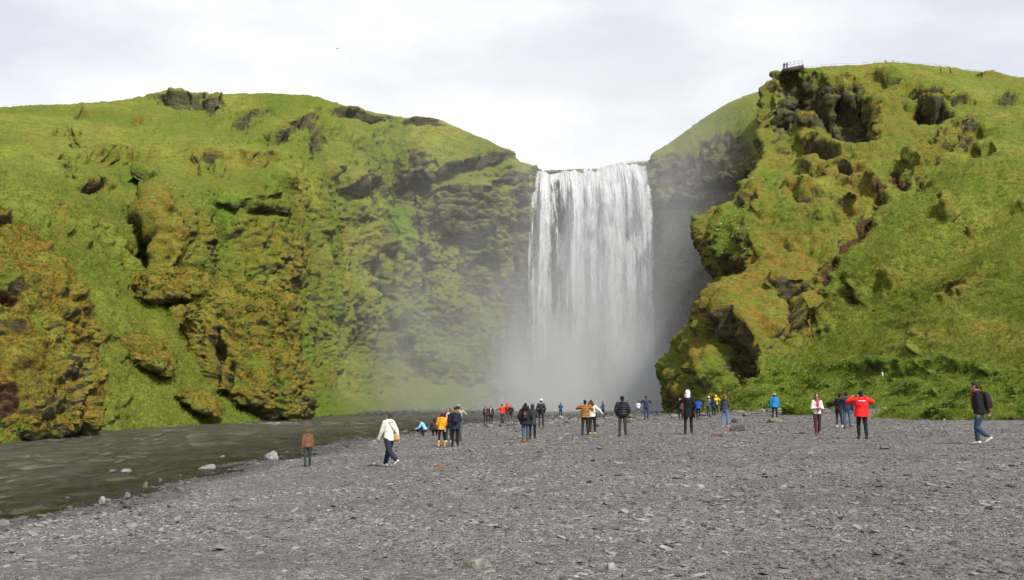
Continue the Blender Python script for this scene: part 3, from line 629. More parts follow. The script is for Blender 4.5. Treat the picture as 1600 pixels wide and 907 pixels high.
def right_crag(PX, PY):
    edge = np.interp(PY, [90, 200, 270, 330, 400, 470, 540, 600, 660], [1390, 1430, 1420, 1375, 1320, 1290, 1290, 1180, 1100])
    n = fbm(np.stack([PX/45, PY/32, PX*0+6], -1), 3)
    return np.clip(sstep(40, -50, PX-edge)*(.45+.9*n)*sstep(125, 160, PY), 0, .8)
def reg_right(W, PX, PY, cov, hum, cl):
    n = fbm(W/8, 3); kc = right_crag(PX, PY); cov[..., 1] = cov[..., 1]+.75*kc*sstep(.15, .5, hum); cov[..., 0] = cov[..., 0]+.40*kc
    cov[..., 1] = np.clip(cov[..., 1]+.5*sstep(.0, .35, n)*(PY < 560)*(.25+.75*cl)+.25*sstep(.1, .3, n)*(PX > 1330), 0, 1)
    cov[..., 2] = np.clip(cov[..., 2]+.7*sstep(545, 600, PY)+.5*sstep(.0, .3, -n), 0, 1)
    return cov
patch('right_hillside', R_COLS, R_F, step=1.25, regions=reg_right, d=(1.0, 1.0, .85), craggy=right_crag)

# -------- free-standing crags by the river: closed lofted bodies
def crag(name, rows, Yc, D, label, moss=.8, rockp=.25, feats=(), tilt=0.0, nseg=None, step=1.2, amp=1.0):
    """rows (py, px_left, px_right) top to bottom; a closed ring of real depth D at every level"""
    rows = np.array(rows, float); n = len(rows)
    tv = _ts(np.abs(np.diff(rows[:, 0]))+6, step*1.2); Rr = _spl(rows, tv)
    wpx = (rows[:, 2]-rows[:, 1]).max(); nu = nseg or int(wpx*PI/step/1.3)
    th = np.linspace(0, 2*PI, nu, endpoint=False)
    ce = []
    top = at((rows[0, 1]+rows[0, 2])/2, rows[0, 0], Yc); hfull = None
    W = np.empty((nu, len(tv), 3))
    for j, (py, xl, xr) in enumerate(Rr):
        lvl = (py-rows[0, 0])/(rows[-1, 0]-rows[0, 0]); Yj = Yc+tilt*(1-lvl)
        a = at(xl, py, Yj); b = at(xr, py, Yj); hw = (b[0]-a[0])/2; cx = (a[0]+b[0])/2; z = (a[2]+b[2])/2
        dd = D*min(1, hw/((wpx/2)*Yc/F)*1.15)
        sx = np.sign(np.cos(th))*np.abs(np.cos(th))**.8; sy = np.sign(np.sin(th))*np.abs(np.sin(th))**.8
        W[:, j, 0] = cx+hw*sx; W[:, j, 1] = Yj+dd*sy; W[:, j, 2] = z+0*th
    We = np.concatenate([W[-1:], W, W[:1]], 0); nn = surf_normals(We)[1:-1]
    cen = W.mean((0, 1)); 
    if ((nn*(W-cen)).sum(-1)).mean() < 0: nn = -nn
    PX, PY = to_px(W); fd, A = feats_apply(PX, PY, feats)
    edge = np.clip(np.minimum(tv/1.0, 1), 0, 1)[None, :]
    W = W+nn*(fd+amp*(.8*fbm(W/6, 3)))[..., None]*edge[..., None]
    hum = puffy(W*np.array((1, 1, 2.0))/1.7, 3); h2 = puffy(W*np.array((1, 1, 1.6))/4.0, 2)
    W = W+nn*(amp*(1.1*(h2-.4)+.48*(hum-.4)+.16*perlin(W/.5)+np.clip(A['r'], 0, 1)*.5*(blocks(W, (1.2, 1.2, .7))-.5)))[..., None]*edge[..., None]
    nr_ = fbm(W/5, 3); lv = ((W[..., 2]-W[..., 2].min())/(W[..., 2].max()-W[..., 2].min()))
    cov = np.stack([np.clip(A['r']+rockp*.35*sstep(.1, .5, nr_)+.28*sstep(.22, .0, lv)*sstep(-.3, .3, nr_), 0, 1), np.clip(A['m']+moss*(.95+.5*nr_)+.3*sstep(.3, .6, hum), 0, 1), np.clip(A['l']+.5*sstep(.1, .4, -nr_), 0, 1)], -1)
    V = W.reshape(-1, 3); Fc = grid_faces(nu, len(tv), True)
    cap = V[np.arange(nu)*len(tv)].mean(0)+np.array((0, 0, .05)); ci = len(V)
    V = np.concatenate([V, cap[None]], 0); k = np.arange(nu)*len(tv)
    tri = np.stack([k, np.roll(k, -1), np.full(nu, ci)], 1)
    at_ = {'cov': np.concatenate([cov.reshape(-1, 3), cov[:1, 0]], 0), 'earth': np.concatenate([np.clip(A['e'], 0, 1).ravel(), [0]])}
    o = mesh_obj(name, V, [Fc, tri], M_LAND, attrs=at_)
    tag(o, label, kind='structure')
    LAND[name+str(len(LAND))] = dict(W=W, N=surf_normals(np.concatenate([W[-1:], W, W[:1]], 0))[1:-1]*1.0, PX=PX, PY=PY, cov=cov, cl=np.ones(PX.shape)*.6, earth=A['e'], crag=True)
    return o
crag('crag', [(446, 400, 410), (452, 372, 428), (466, 340, 440), (482, 318, 449), (500, 300, 458), (530, 292, 462), (560, 300, 470), (590, 318, 477), (620, 345, 482), (645, 385, 480), (664, 420, 474)],
     112, 10, 'big round mossy crag standing at the river bend', moss=.75, rockp=.3, tilt=8,
     feats=[(338, 560, 12, 50, -5, -2.2, 'f', {'r': 1}), (355, 600, 10, 40, -10, -1.2, 'f', {'r': .9}), (352, 520, 22, 14, 0, 1.6, 'b', {'m': 1}), (474, 610, 10, 50, 0, 0, 'b', {'r': .8}), (466, 465, 14, 10, 0, 0, 'b', {'r': .6}), (430, 600, 20, 40, 0, 0, 'b', {'l': .9})])
crag('crag', [(474, 330, 372), (486, 290, 372), (500, 268, 370), (520, 258, 365), (540, 268, 352), (556, 300, 345), (575, 325, 342)], 114, 8, 'low mossy shoulder left of the big crag', moss=.6, rockp=.2, tilt=6)
crag('crag', [(420, 272, 300), (427, 246, 318), (438, 232, 332), (452, 226, 340), (466, 226, 340), (478, 230, 318), (488, 238, 280), (496, 244, 262)],
     115, 6.5, 'overhanging mossy knoll above the grass gully', moss=.8, rockp=.15, tilt=3, feats=[(262, 490, 26, 8, -12, -3, 'b', {'r': 1})])
crag('crag', [(522, 200, 222), (530, 190, 240), (545, 196, 256), (560, 212, 266), (575, 232, 268), (588, 250, 262)], 92.5, 3.5, 'small rusty mossy knoll halfway up the grass slope', moss=.95, rockp=.3, tilt=2, amp=.6)
crag('crag', [(612, 292, 306), (618, 284, 325), (628, 290, 338), (640, 308, 345), (650, 325, 345)], 93, 3, 'low brown knoll on the grass near the river', moss=.9, rockp=.3, tilt=1, amp=.5)
crag('crag', [(322, -60, -5), (345, -160, 22), (380, -200, 52), (410, -220, 78), (450, -230, 112), (500, -240, 122), (550, -240, 131), (600, -240, 140), (640, -240, 143), (668, -240, 132), (688, -240, 96), (700, -240, 60)],
     60, 7, 'near orange-mossed crag at the left edge above the river', moss=1.0, rockp=.12, tilt=8,
     feats=[(12, 465, 24, 16, 0, -1.8, 'f', {'e': 1}), (8, 620, 26, 28, 10, -1.8, 'f', {'e': 1, 'r': .3}), (118, 600, 24, 56, 0, -.6, 'b', {'r': .6, 'm': .3}), (95, 640, 50, 26, 0, -.6, 'b', {'r': .6}), (30, 655, 40, 20, 0, 0, 'b', {'l': 1}),
            (0, 420, 50, 30, 20, 0, 'b', {'l': .7}), (10, 345, 16, 7, 0, 1, 'c', {'r': .4})])

# -------- the grassy tongue in front of the right bank
def mound(name, pts, label, h=.35):
    """low turf pad: outline in ground points, raised above the gravel"""
    pts = np.array([hit(px, py)[:2] for px, py in pts]); n = len(pts)
    t = np.linspace(0, n, 420, endpoint=False); E = np.concatenate([pts, pts[:3]], 0)
    i = t.astype(int); f = (t-i)[:, None]; p0, p1, p2, p3 = pts[(i-1) % n], pts[i % n], pts[(i+1) % n], pts[(i+2) % n]
    out = .5*((2*p1)+(-p0+p2)*f+(2*p0-5*p1+4*p2-p3)*f*f+(-p0+3*p1-3*p2+p3)*f**3)
    cen = out.mean(0); k = np.linspace(0, 1, 90)
    XY = cen+(out[:, None]-cen)*(1-k[None, :, None])
    wob = perlin(np.concatenate([XY/1.2, np.zeros(XY.shape[:2]+(1,))], -1))
    XY[..., 0] += .3*wob*(1-k); XY[..., 1] += .8*wob*(1-k); Zm = ground_z(XY[..., 0], XY[..., 1])
    P = np.concatenate([XY, np.zeros(XY.shape[:2]+(1,))], -1)
    prof = sstep(0, .10, k)[None, :]
    Zm = Zm-.05+prof*(h*(.55+.45*puffy(P/3.2, 2))+.10*puffy(P/.6, 2))
    V = np.concatenate([XY, Zm[..., None]], -1)
    cov = np.zeros(XY.shape[:2]+(3,)); cov[..., 0] = .3*(1-sstep(.02, .09, k))[None, :]; cov[..., 2] = .5
    o = mesh_obj(name, V.reshape(-1, 3), grid_faces(420, 90, True)[:, ::-1], M_LAND, attrs={'cov': cov.reshape(-1, 3), 'earth': np.zeros(V.shape[0]*V.shape[1])})
    tag(o, label, kind='structure')
    LAND[name+str(len(LAND))] = dict(W=V, N=np.zeros(V.shape)+np.array((0, 0, 1.0)), PX=to_px(V)[0], PY=to_px(V)[1], cov=cov, cl=np.zeros(V.shape[:2]), earth=np.zeros(V.shape[:2]), mound=True)
mound('grass_bank', [(1362, 652.5), (1400, 655), (1460, 657.5), (1540, 657.5), (1640, 658), (1760, 660), (1760, 648), (1640, 645), (1560, 646.5), (1470, 645), (1410, 645.5)], 'low turf bank in front of the right slope', .38)
mound('grass_bank', [(1228, 648), (1258, 649.2), (1268, 647.5), (1245, 646.2)], 'small grass islet in the gravel', .16)
# ---------------------------------------------------------------- the waterfall: curtains of falling water in front of the cliff
def lip_py(px): return np.interp(px, [822, 838, 900, 938, 948, 975, 990, 1018], [271, 267.5, 264.5, 262.5, 259.5, 253.5, 251, 250.5])
def strand_density(u, v):
    """u in photo pixels across at the lip, v 0..1 down the fall"""
    d_ = np.zeros(np.broadcast(u, v).shape)
    def g(c_, s_, a, v0=0, v1=1, dr=0):
        nonlocal d_
        cc = c_+dr*v; fade = sstep(v0-.08, v0+.08, v)*(1-sstep(v1-.15, v1+.15, v)) if (v0 > 0 or v1 < 1) else 1
        d_ = np.maximum(d_, a*np.exp(-((u-cc)/s_)**2)*fade)
    g(833, 8, .50); g(852, 10, 1.08, dr=-4); g(840, 12, .62, .3, 2); g(903, 13, 1.08, dr=-6); g(885, 12, .52, .35, 2); g(925, 11, .60)
    g(945, 12, .50); g(958, 20, .95, .10, 2, dr=-4); g(983, 8, .72); g(1004, 11, 1.0); g(1012, 8, .85); g(865, 7, .30); g(874, 8, .28, dr=-6); g(985, 30, .78, .3, 2)
    return d_
def curtain(k, off, dens_add, x0, x1, swell):
    nu, nv = 260, 300
    u = np.linspace(x0, x1, nu); v = np.linspace(0, 1, nv); U, Vv = np.meshgrid(u, v, indexing='ij')
    W = np.empty((nu, nv, 3))
    for i in range(nu):
        tp = at(u[i], lip_py(u[i]), 221.0); tp[0] = (u[i]-800)/F*(217.0*math.cos(PITCH)+30*math.sin(PITCH)); 
        W[i, :, 0] = tp[0]; W[i, :, 2] = tp[2]+(WATER_Z-.3-tp[2])*v
    drop = (W[:, :1, 2]-W[..., 2])
    P = np.stack([W[..., 0]/3.0, drop/26, U*0+k*7.7], -1)
    outw = 3.4*(1-np.exp(-drop/9.0))+off*sstep(0, 12, drop)
    W[..., 1] = 221.4-outw-swell*(.5+.5*fbm(P, 3))*sstep(0, 10, drop)-.35*perlin(np.stack([W[..., 0]/.7, drop/5, U*0+k], -1))*sstep(0, 4, drop)
    W[..., 0] += .25*perlin(np.stack([W[..., 0]/2, drop/6, U*0+k*3.1], -1))*sstep(0, 10, drop)-.6*sstep(0, 40, drop)*(U < 870)
    dn = strand_density(U, Vv)+dens_add
    dn = np.where(Vv < .012, np.maximum(dn, .8), dn)
    gap = np.exp(-((U-872+6*Vv)/11)**2)*sstep(.02, .06, Vv)+.7*np.exp(-((U-985+8*Vv)/5)**2)*sstep(.05, .1, Vv)*(1-sstep(.3, .4, Vv))+.45*np.exp(-((U-932)/6)**2)*(1-sstep(.1, .25, Vv))
    if k == 0: dn = np.maximum(dn, .84-.22*(U < 836))
    dn = dn-(.62 if k == 0 else .35)*np.clip(gap, 0, 1)*(1-.5*sstep(.45, .7, Vv))
    edge = np.minimum((U-x0)/7, (x1-U)/4); dn = dn-.6*np.clip(1-edge, 0, 1)
    # crest: two more rows running back over the lip
    back = W[:, :1].copy(); back[..., 1] = 226; back[..., 2] += .12; Wb = np.concatenate([back, W], 1)
    dn = np.concatenate([dn[:, :1], dn], 1); su = np.concatenate([W[:, :1, 0], W[..., 0]], 1); dv = np.concatenate([-5*np.ones((nu, 1)), drop], 1)
    return Wb, dn, su, dv
Vs, Fs, ds, us, vs, ls = [], [], [], [], [], []; nbase = 0
for k, (off, add, x0, x1, sw) in enumerate([(0.0, .06, 824, 1021, 1.0), (1.3, -.05, 822, 1022, 1.6), (2.8, -.20, 820, 1022, 2.2), (4.5, -.32, 820, 1023, 2.6)]):
    Wb, dn, su, dv = curtain(k, off, add, x0, x1, sw)
    Vs.append(Wb.reshape(-1, 3)); Fs.append(grid_faces(*dn.shape)+nbase); nbase += dn.size
    ds.append(dn.ravel()); us.append(su.ravel()); vs.append(dv.ravel()); ls.append(np.full(dn.size, k*1.0))
o = mesh_obj('waterfall', np.concatenate(Vs), np.concatenate(Fs), M_FALL, attrs={'dens': np.concatenate(ds), 'su': np.concatenate(us), 'sv': np.concatenate(vs), 'layer': np.concatenate(ls)})
tag(o, 'wide white waterfall dropping over the dark cliff', kind='structure')

# ---------------------------------------------------------------- spray: one cloud of real drops in the air, thickest at the foot of the fall
def mat_mist():
    g = G('spray')
    P = geo_pos(g); sp = g.n('ShaderNodeSeparateXYZ'); g.l(P, sp.inputs[0]); x, y, z = sp.outputs
    def gs(v, c_, s_): q = g.math('DIVIDE', g.math('SUBTRACT', v, c_), s_); return g.math('MULTIPLY', q, q)
    def ex(v): return g.math('EXPONENT', g.math('MULTIPLY', v, -1.0))
    nz = g.noise(g.pos((1, 1, .6)), .075, 4, .55, .6)
    nzf = g.rng(nz, .34, .66, .35, 1.65)
    core = ex(g.math('ADD', g.math('ADD', gs(x, 15, 17), gs(y, 209, 12)), g.math('DIVIDE', g.math('MAXIMUM', z, 0), 8)))
    wide = ex(g.math('ADD', g.math('ADD', gs(x, 6, 34), gs(y, 188, 34)), g.math('DIVIDE', g.math('MAXIMUM', z, 0), 24)))
    veil = ex(g.math('ADD', g.math('ADD', gs(x, 34, 20), gs(y, 200, 20)), gs(z, 34, 30)))
    left = ex(g.math('ADD', g.math('ADD', gs(x, -20, 24), gs(y, 178, 18)), gs(z, 22, 26)))
    d_ = g.math('MULTIPLY', core, MIST[0]); d_ = g.math('ADD', d_, g.math('MULTIPLY', wide, MIST[1])); d_ = g.math('ADD', d_, g.math('MULTIPLY', veil, MIST[2])); d_ = g.math('ADD', d_, g.math('MULTIPLY', left, MIST[3]))
    d_ = g.math('MULTIPLY', d_, nzf)
    d_ = g.math('SUBTRACT', d_, .0004); d_ = g.math('MAXIMUM', d_, 0)
    # fades out before the walls of its own box
    v = g.n('ShaderNodeVolumePrincipled'); g.put(v.inputs['Color'], (.96, .97, .99)); g.put(v.inputs['Density'], d_); v.inputs['Anisotropy'].default_value = .25
    return g.done(v.outputs[0], vol=True)
MIST = (.80, .020, .017, .0060)
M_MIST = mat_mist()
b0, b1 = np.array((-80, 118, -.35)), np.array((75, 232, 84))
Vb = np.array([[(b0, b1)[i][0], (b0, b1)[j][1], (b0, b1)[k][2]] for i in (0, 1) for j in (0, 1) for k in (0, 1)])
mo = mesh_obj('mist', Vb, np.array([(0, 1, 3, 2), (4, 6, 7, 5), (0, 4, 5, 1), (2, 3, 7, 6), (0, 2, 6, 4), (1, 5, 7, 3)]), M_MIST, smooth=False)
tag(mo, 'spray drifting from the foot of the waterfall', 'mist', kind='stuff')
# ---------------------------------------------------------------- ground cover that nobody could count: blades, moss fronds, broad leaves, gravel stones
def blades(name, pts, nrm, h, wdt, n_per, mat, label, tone=None, droop=.35, spread=.35):
    m = len(pts)*n_per
    B = np.repeat(pts, n_per, 0); Nn = np.repeat(nrm, n_per, 0); H = np.repeat(h, n_per)*rng.uniform(.6, 1.2, m)
    rd = rng.normal(size=(m, 3)); up = np.array((0, 0, 1.0))
    B = B+rd*np.array((1, 1, .3))*spread*H[:, None]*.8
    d_ = Nn*.55+up*.75+rd*.42; d_ /= np.linalg.norm(d_, axis=1)[:, None]
    s_ = np.cross(d_, rng.normal(size=(m, 3))); s_ /= np.linalg.norm(s_, axis=1)[:, None]+1e-6
    wd = (wdt*H)[:, None]
    mid = B+d_*H[:, None]*.55; tip = mid+(d_*.45+rd*.22-up*droop*.2)*H[:, None]
    V = np.stack([B-s_*wd*.5-d_*.05, B+s_*wd*.5-d_*.05, mid+s_*wd*.42, mid-s_*wd*.42, tip], 1).reshape(-1, 3)
    k = np.arange(m)*5
    tn = np.repeat(rng.random(len(pts)) if tone is None else tone, n_per)+rng.normal(size=m)*.12
    o = mesh_obj(name, V, [np.stack([k, k+1, k+2, k+3], 1), np.stack([k+3, k+2, k+4], 1)], mat, attrs={'tone': np.repeat(np.clip(tn, 0, 1), 5)}, smooth=False)
    return tag(o, label, name.replace('_', ' '), kind='stuff')
def pick(keys, fw, n):
    P, Nn, w_ = [], [], []
    for k, q in LAND.items():
        if not any(k.startswith(a) for a in keys): continue
        W = q['W'].reshape(-1, 3); px, py = q['PX'].ravel(), q['PY'].ravel()
        nn = q['N'].reshape(-1, 3).copy(); view = np.array((0, 0, CAMZ))-W
        if q.get('crag'):
            cen = W.mean(0); sg = np.sign(((nn*(W-cen)).sum(-1)).mean()); nn = nn*sg
        facing = (nn*view).sum(-1) > 0
        d_ = np.linalg.norm(view, axis=1)
        wt = fw(px, py, q['cov'].reshape(-1, 3), nn, d_, q['cl'].ravel())*facing*(px > -30)*(px < 1640)*(q['earth'].ravel() < .4)
        P.append(W); Nn.append(nn); w_.append(wt)
    P, Nn, w_ = np.concatenate(P), np.concatenate(Nn), np.concatenate(w_); w_ = np.maximum(w_, 0)
    i = rng.choice(len(P), size=n, p=w_/w_.sum()); return P[i]+rng.normal(size=(n, 3))*.08, Nn[i]
def soft(px, a, b): return sstep(a, b, px)

# grass on the slopes
p, nn = pick(['left', 'right', 'grass_bank'], lambda px, py, cv, nn, d_, cl: (nn[:, 2] > .45)*(1-np.clip(.8*cv[:, 0], 0, 1))*(1-sstep(95, 165, d_))*np.clip(1.1-cv[:, 1], 0, 1)**2, 60000)
dist = np.linalg.norm(p, axis=1); tn = np.clip(.5+.9*fbm(p/6, 3), 0, 1)
blades('grass', p, nn, np.clip(dist*.0028, .12, .46), .16, 5, M_TUFT, 'tufts of grass covering the slopes', tone=tn)
# orange moss fronds on crags and buttresses
p, nn = pick(['crag'], lambda px, py, cv, nn, d_, cl: cv[:, 1]**2*(nn[:, 2] > .25)*(1-sstep(110, 160, d_)), 7000)
dist = np.linalg.norm(p, axis=1); tn = np.clip(.5+1.0*fbm(p/2.5, 3), 0, 1)
blades('moss', p, nn, np.clip(dist*.0014, .06, .18), .42, 5, M_MOSSTUFT, 'rusty and olive moss on crags and ledges', tone=tn, droop=.8)

def rosettes(name, pts, nrm, size, mat, label, nl=7):
    m = len(pts)*nl; B = np.repeat(pts, nl, 0); Nn = np.repeat(nrm, nl, 0); Sz = np.repeat(size, nl)*rng.uniform(.7, 1.2, m)
    a = rng.uniform(0, 2*PI, m); up = np.array((0, 0, 1.0))
    out = np.stack([np.cos(a), np.sin(a), np.zeros(m)], 1); ax = Nn*.5+up*.6
    d_ = out*.8+ax*rng.uniform(.2, .9, m)[:, None]; d_ /= np.linalg.norm(d_, axis=1)[:, None]
    s_ = np.cross(d_, up); s_ /= np.linalg.norm(s_, axis=1)[:, None]+1e-6
    st = B+d_*Sz[:, None]*.45+up*(.25*Sz)[:, None]; L_ = Sz[:, None]*.62; dd = d_*.9-up*.25
    V = np.stack([st, st+dd*L_*.4+s_*L_*.42, st+dd*L_*1.0+s_*L_*.26-up*.12*L_, st+dd*L_*1.15-up*.2*L_, st+dd*L_*1.0-s_*L_*.26-up*.12*L_, st+dd*L_*.4-s_*L_*.42,
                  B-up*.05, B+s_*.02], 1).reshape(-1, 3)
    k = np.arange(m)*8
    F3 = np.stack([k+6, k+7, k], 1); F4 = np.concatenate([np.stack([k, k+1, k+2, k+3], 1), np.stack([k, k+3, k+4, k+5], 1)])
    tn = np.repeat(rng.random(len(pts)), nl)*.8+rng.random(m)*.2
    o = mesh_obj(name, V, [F4, F3], mat, attrs={'tone': np.repeat(tn, 8)}, smooth=False)
    return tag(o, label, 'plants', kind='stuff')
def wr(px, py, cv, nn, d_, cl):
    bank = sstep(568, 590, py)*(px > 1090)*np.clip(.15+2*fbm(np.stack([px/38, py/11, px*0], -1), 3), 0, 1)
    return bank*(nn[:, 2] > .1)
p, nn = pick(['right', 'grass_bank'], wr, 1900)
rosettes('undergrowth', p, nn, np.linalg.norm(p, axis=1)*.0062*rng.uniform(.5, 1.2, len(p)), M_ANGEL, 'broad-leaved plants along the foot of the right slope')
p, nn = pick(['crag', 'left'], lambda px, py, cv, nn, d_, cl: (nn[:, 2] > .0)*((np.exp(-((px-300)/45)**2-((py-450)/22)**2)+np.exp(-((px-400)/60)**2-((py-490)/36)**2)+.5*np.exp(-((px-330)/70)**2-((py-380)/50)**2)
             +1.3*np.exp(-((px-40)/50)**2-((py-668)/14)**2)+.35*(px < 470)*(px > 240)*(py > 380)*(cl > .4)))*np.clip(.2+2*fbm(np.stack([px/20, py/14, px*0+4], -1), 2), 0, 1), 650)
rosettes('undergrowth', p, nn, np.linalg.norm(p, axis=1)*.0050*rng.uniform(.5, 1.2, len(p)), M_ANGEL, 'pale broad-leaved plants on the crags left of the river')

# ---- gravel: loose angular stones, denser and smaller near the camera
def ico():
    t = (1+5**.5)/2
    v = np.array([(-1, t, 0), (1, t, 0), (-1, -t, 0), (1, -t, 0), (0, -1, t), (0, 1, t), (0, -1, -t), (0, 1, -t), (t, 0, -1), (t, 0, 1), (-t, 0, -1), (-t, 0, 1)])/math.hypot(1, t)
    f = np.array([(0, 11, 5), (0, 5, 1), (0, 1, 7), (0, 7, 10), (0, 10, 11), (1, 5, 9), (5, 11, 4), (11, 10, 2), (10, 7, 6), (7, 1, 8), (3, 9, 4), (3, 4, 2), (3, 2, 6), (3, 6, 8), (3, 8, 9), (4, 9, 5), (2, 4, 11), (6, 2, 10), (8, 6, 7), (9, 8, 1)])
    return v, f
IV, IF = ico()
shapes = []
for k in range(24):
    v = IV*(1+rng.normal(size=(12, 1))*.22)+rng.normal(size=(12, 3))*.10; v[:, 2] = np.clip(v[:, 2], -.5, rng.uniform(.35, .75)); shapes.append(v)
shapes = np.array(shapes)
bands = [(9.2, 14, 80000, .008, .026), (9.2, 14, 3000, .026, .075), (14, 22, 85000, .012, .036), (14, 22, 3600, .036, .10), (22, 38, 56000, .020, .062), (38, 70, 30000, .036, .11), (70, 118, 9000, .12, .34), (9.2, 40, 160, .09, .18)]
XY, SZ = [], []
for a, b, n, s0, s1 in bands:
    yy = np.sqrt(rng.uniform(a*a, b*b, n)); xx = (rng.uniform(-.66, .66, n))*yy*1.0
    s_ = s0+(s1-s0)*rng.random(n)**2.6
    XY.append(np.stack([xx, yy], 1)); SZ.append(s_)
# a rim of stones at the water's edge
sp_ = np.array([hit(px, py)[:2] for px, py in SHORE[1:]]); t = rng.uniform(0, len(sp_)-1.01, 5200); i = t.astype(int); f = (t-i)[:, None]
e = sp_[i]*(1-f)+sp_[i+1]*f; e = e+rng.normal(size=e.shape)*np.hypot(e[:, 0], e[:, 1])[:, None]*np.array((.020, .016)); XY.append(e); SZ.append(.03+(.04+.0016*np.hypot(e[:, 0], e[:, 1]))*rng.random(len(e))**3)
# dark shingle on the far shore
fx = rng.uniform(-50, 8, 5200); fy = rng.uniform(158, 200, 5200); XY.append(np.stack([fx, fy], 1)); SZ.append(.2+.5*rng.random(5200)**2)
XY, SZ = np.concatenate(XY), np.concatenate(SZ)
gz = ground_z(XY[:, 0], XY[:, 1])
cl_ = fbm(np.stack([XY[:, 0]/2.6, XY[:, 1]/2.6, gz*0], 1), 3)
keep = (gz > WATER_Z-.06-.10*(rng.random(len(gz)))) & ((cl_+.6*fbm(np.stack([XY[:, 0]/9, XY[:, 1]/6, gz*0+2], 1), 2)+rng.normal(size=len(gz))*.22 > -.16) | (SZ > .12)); XY, SZ, gz = XY[keep], SZ[keep], gz[keep]
n = len(XY); sh = shapes[rng.integers(0, 24, n)]
ax = np.stack([rng.uniform(.8, 1.5, n), rng.uniform(.55, 1.0, n), rng.uniform(.22, .62, n)], 1)*SZ[:, None]
v = sh*ax[:, None]; a = rng.uniform(0, 2*PI, n); tl = rng.normal(size=n)*.22
ct, stt = np.cos(tl)[:, None], np.sin(tl)[:, None]; x, z = v[..., 0]*ct-v[..., 2]*stt, v[..., 0]*stt+v[..., 2]*ct
ca, sa = np.cos(a)[:, None], np.sin(a)[:, None]; x, y = x*ca-v[..., 1]*sa, x*sa+v[..., 1]*ca
V = np.stack([x+XY[:, :1], y+XY[:, 1:], z+(gz+ax[:, 2]*.22+.008)[:, None]], -1).reshape(-1, 3)
g0 = np.clip(rng.normal(.188, .078, n), .035, .40); tone = np.stack([g0*1.0, g0*.985, g0*1.0], 1)
warm = rng.random(n) < .06; tone[warm] *= np.array((1.0, .88, .80)); dk = rng.random(n) < .12; tone[dk] *= .45
bnd = fbm(np.stack([XY[:, 0]/9, XY[:, 1]/3.2, gz*0+11], 1), 3)+.16*sstep(-.05, .3, XY[:, 0]/XY[:, 1]); tone *= (1-.30*sstep(-.05, .3, bnd))[:, None]*(1-np.array((0, .02, .06))*sstep(-.05, .3, bnd)[:, None])
wet = (gz < WATER_Z+.12); tone[wet] *= .42; tone *= np.array((1.06, 1.0, .92))
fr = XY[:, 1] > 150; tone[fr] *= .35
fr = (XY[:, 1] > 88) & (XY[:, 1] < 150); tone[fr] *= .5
Fc = (IF[None]+(np.arange(n)*12)[:, None, None]).reshape(-1, 3)
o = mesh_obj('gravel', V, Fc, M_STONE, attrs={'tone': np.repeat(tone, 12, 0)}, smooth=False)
tag(o, 'loose grey angular stones covering the river flat', 'gravel', kind='stuff')
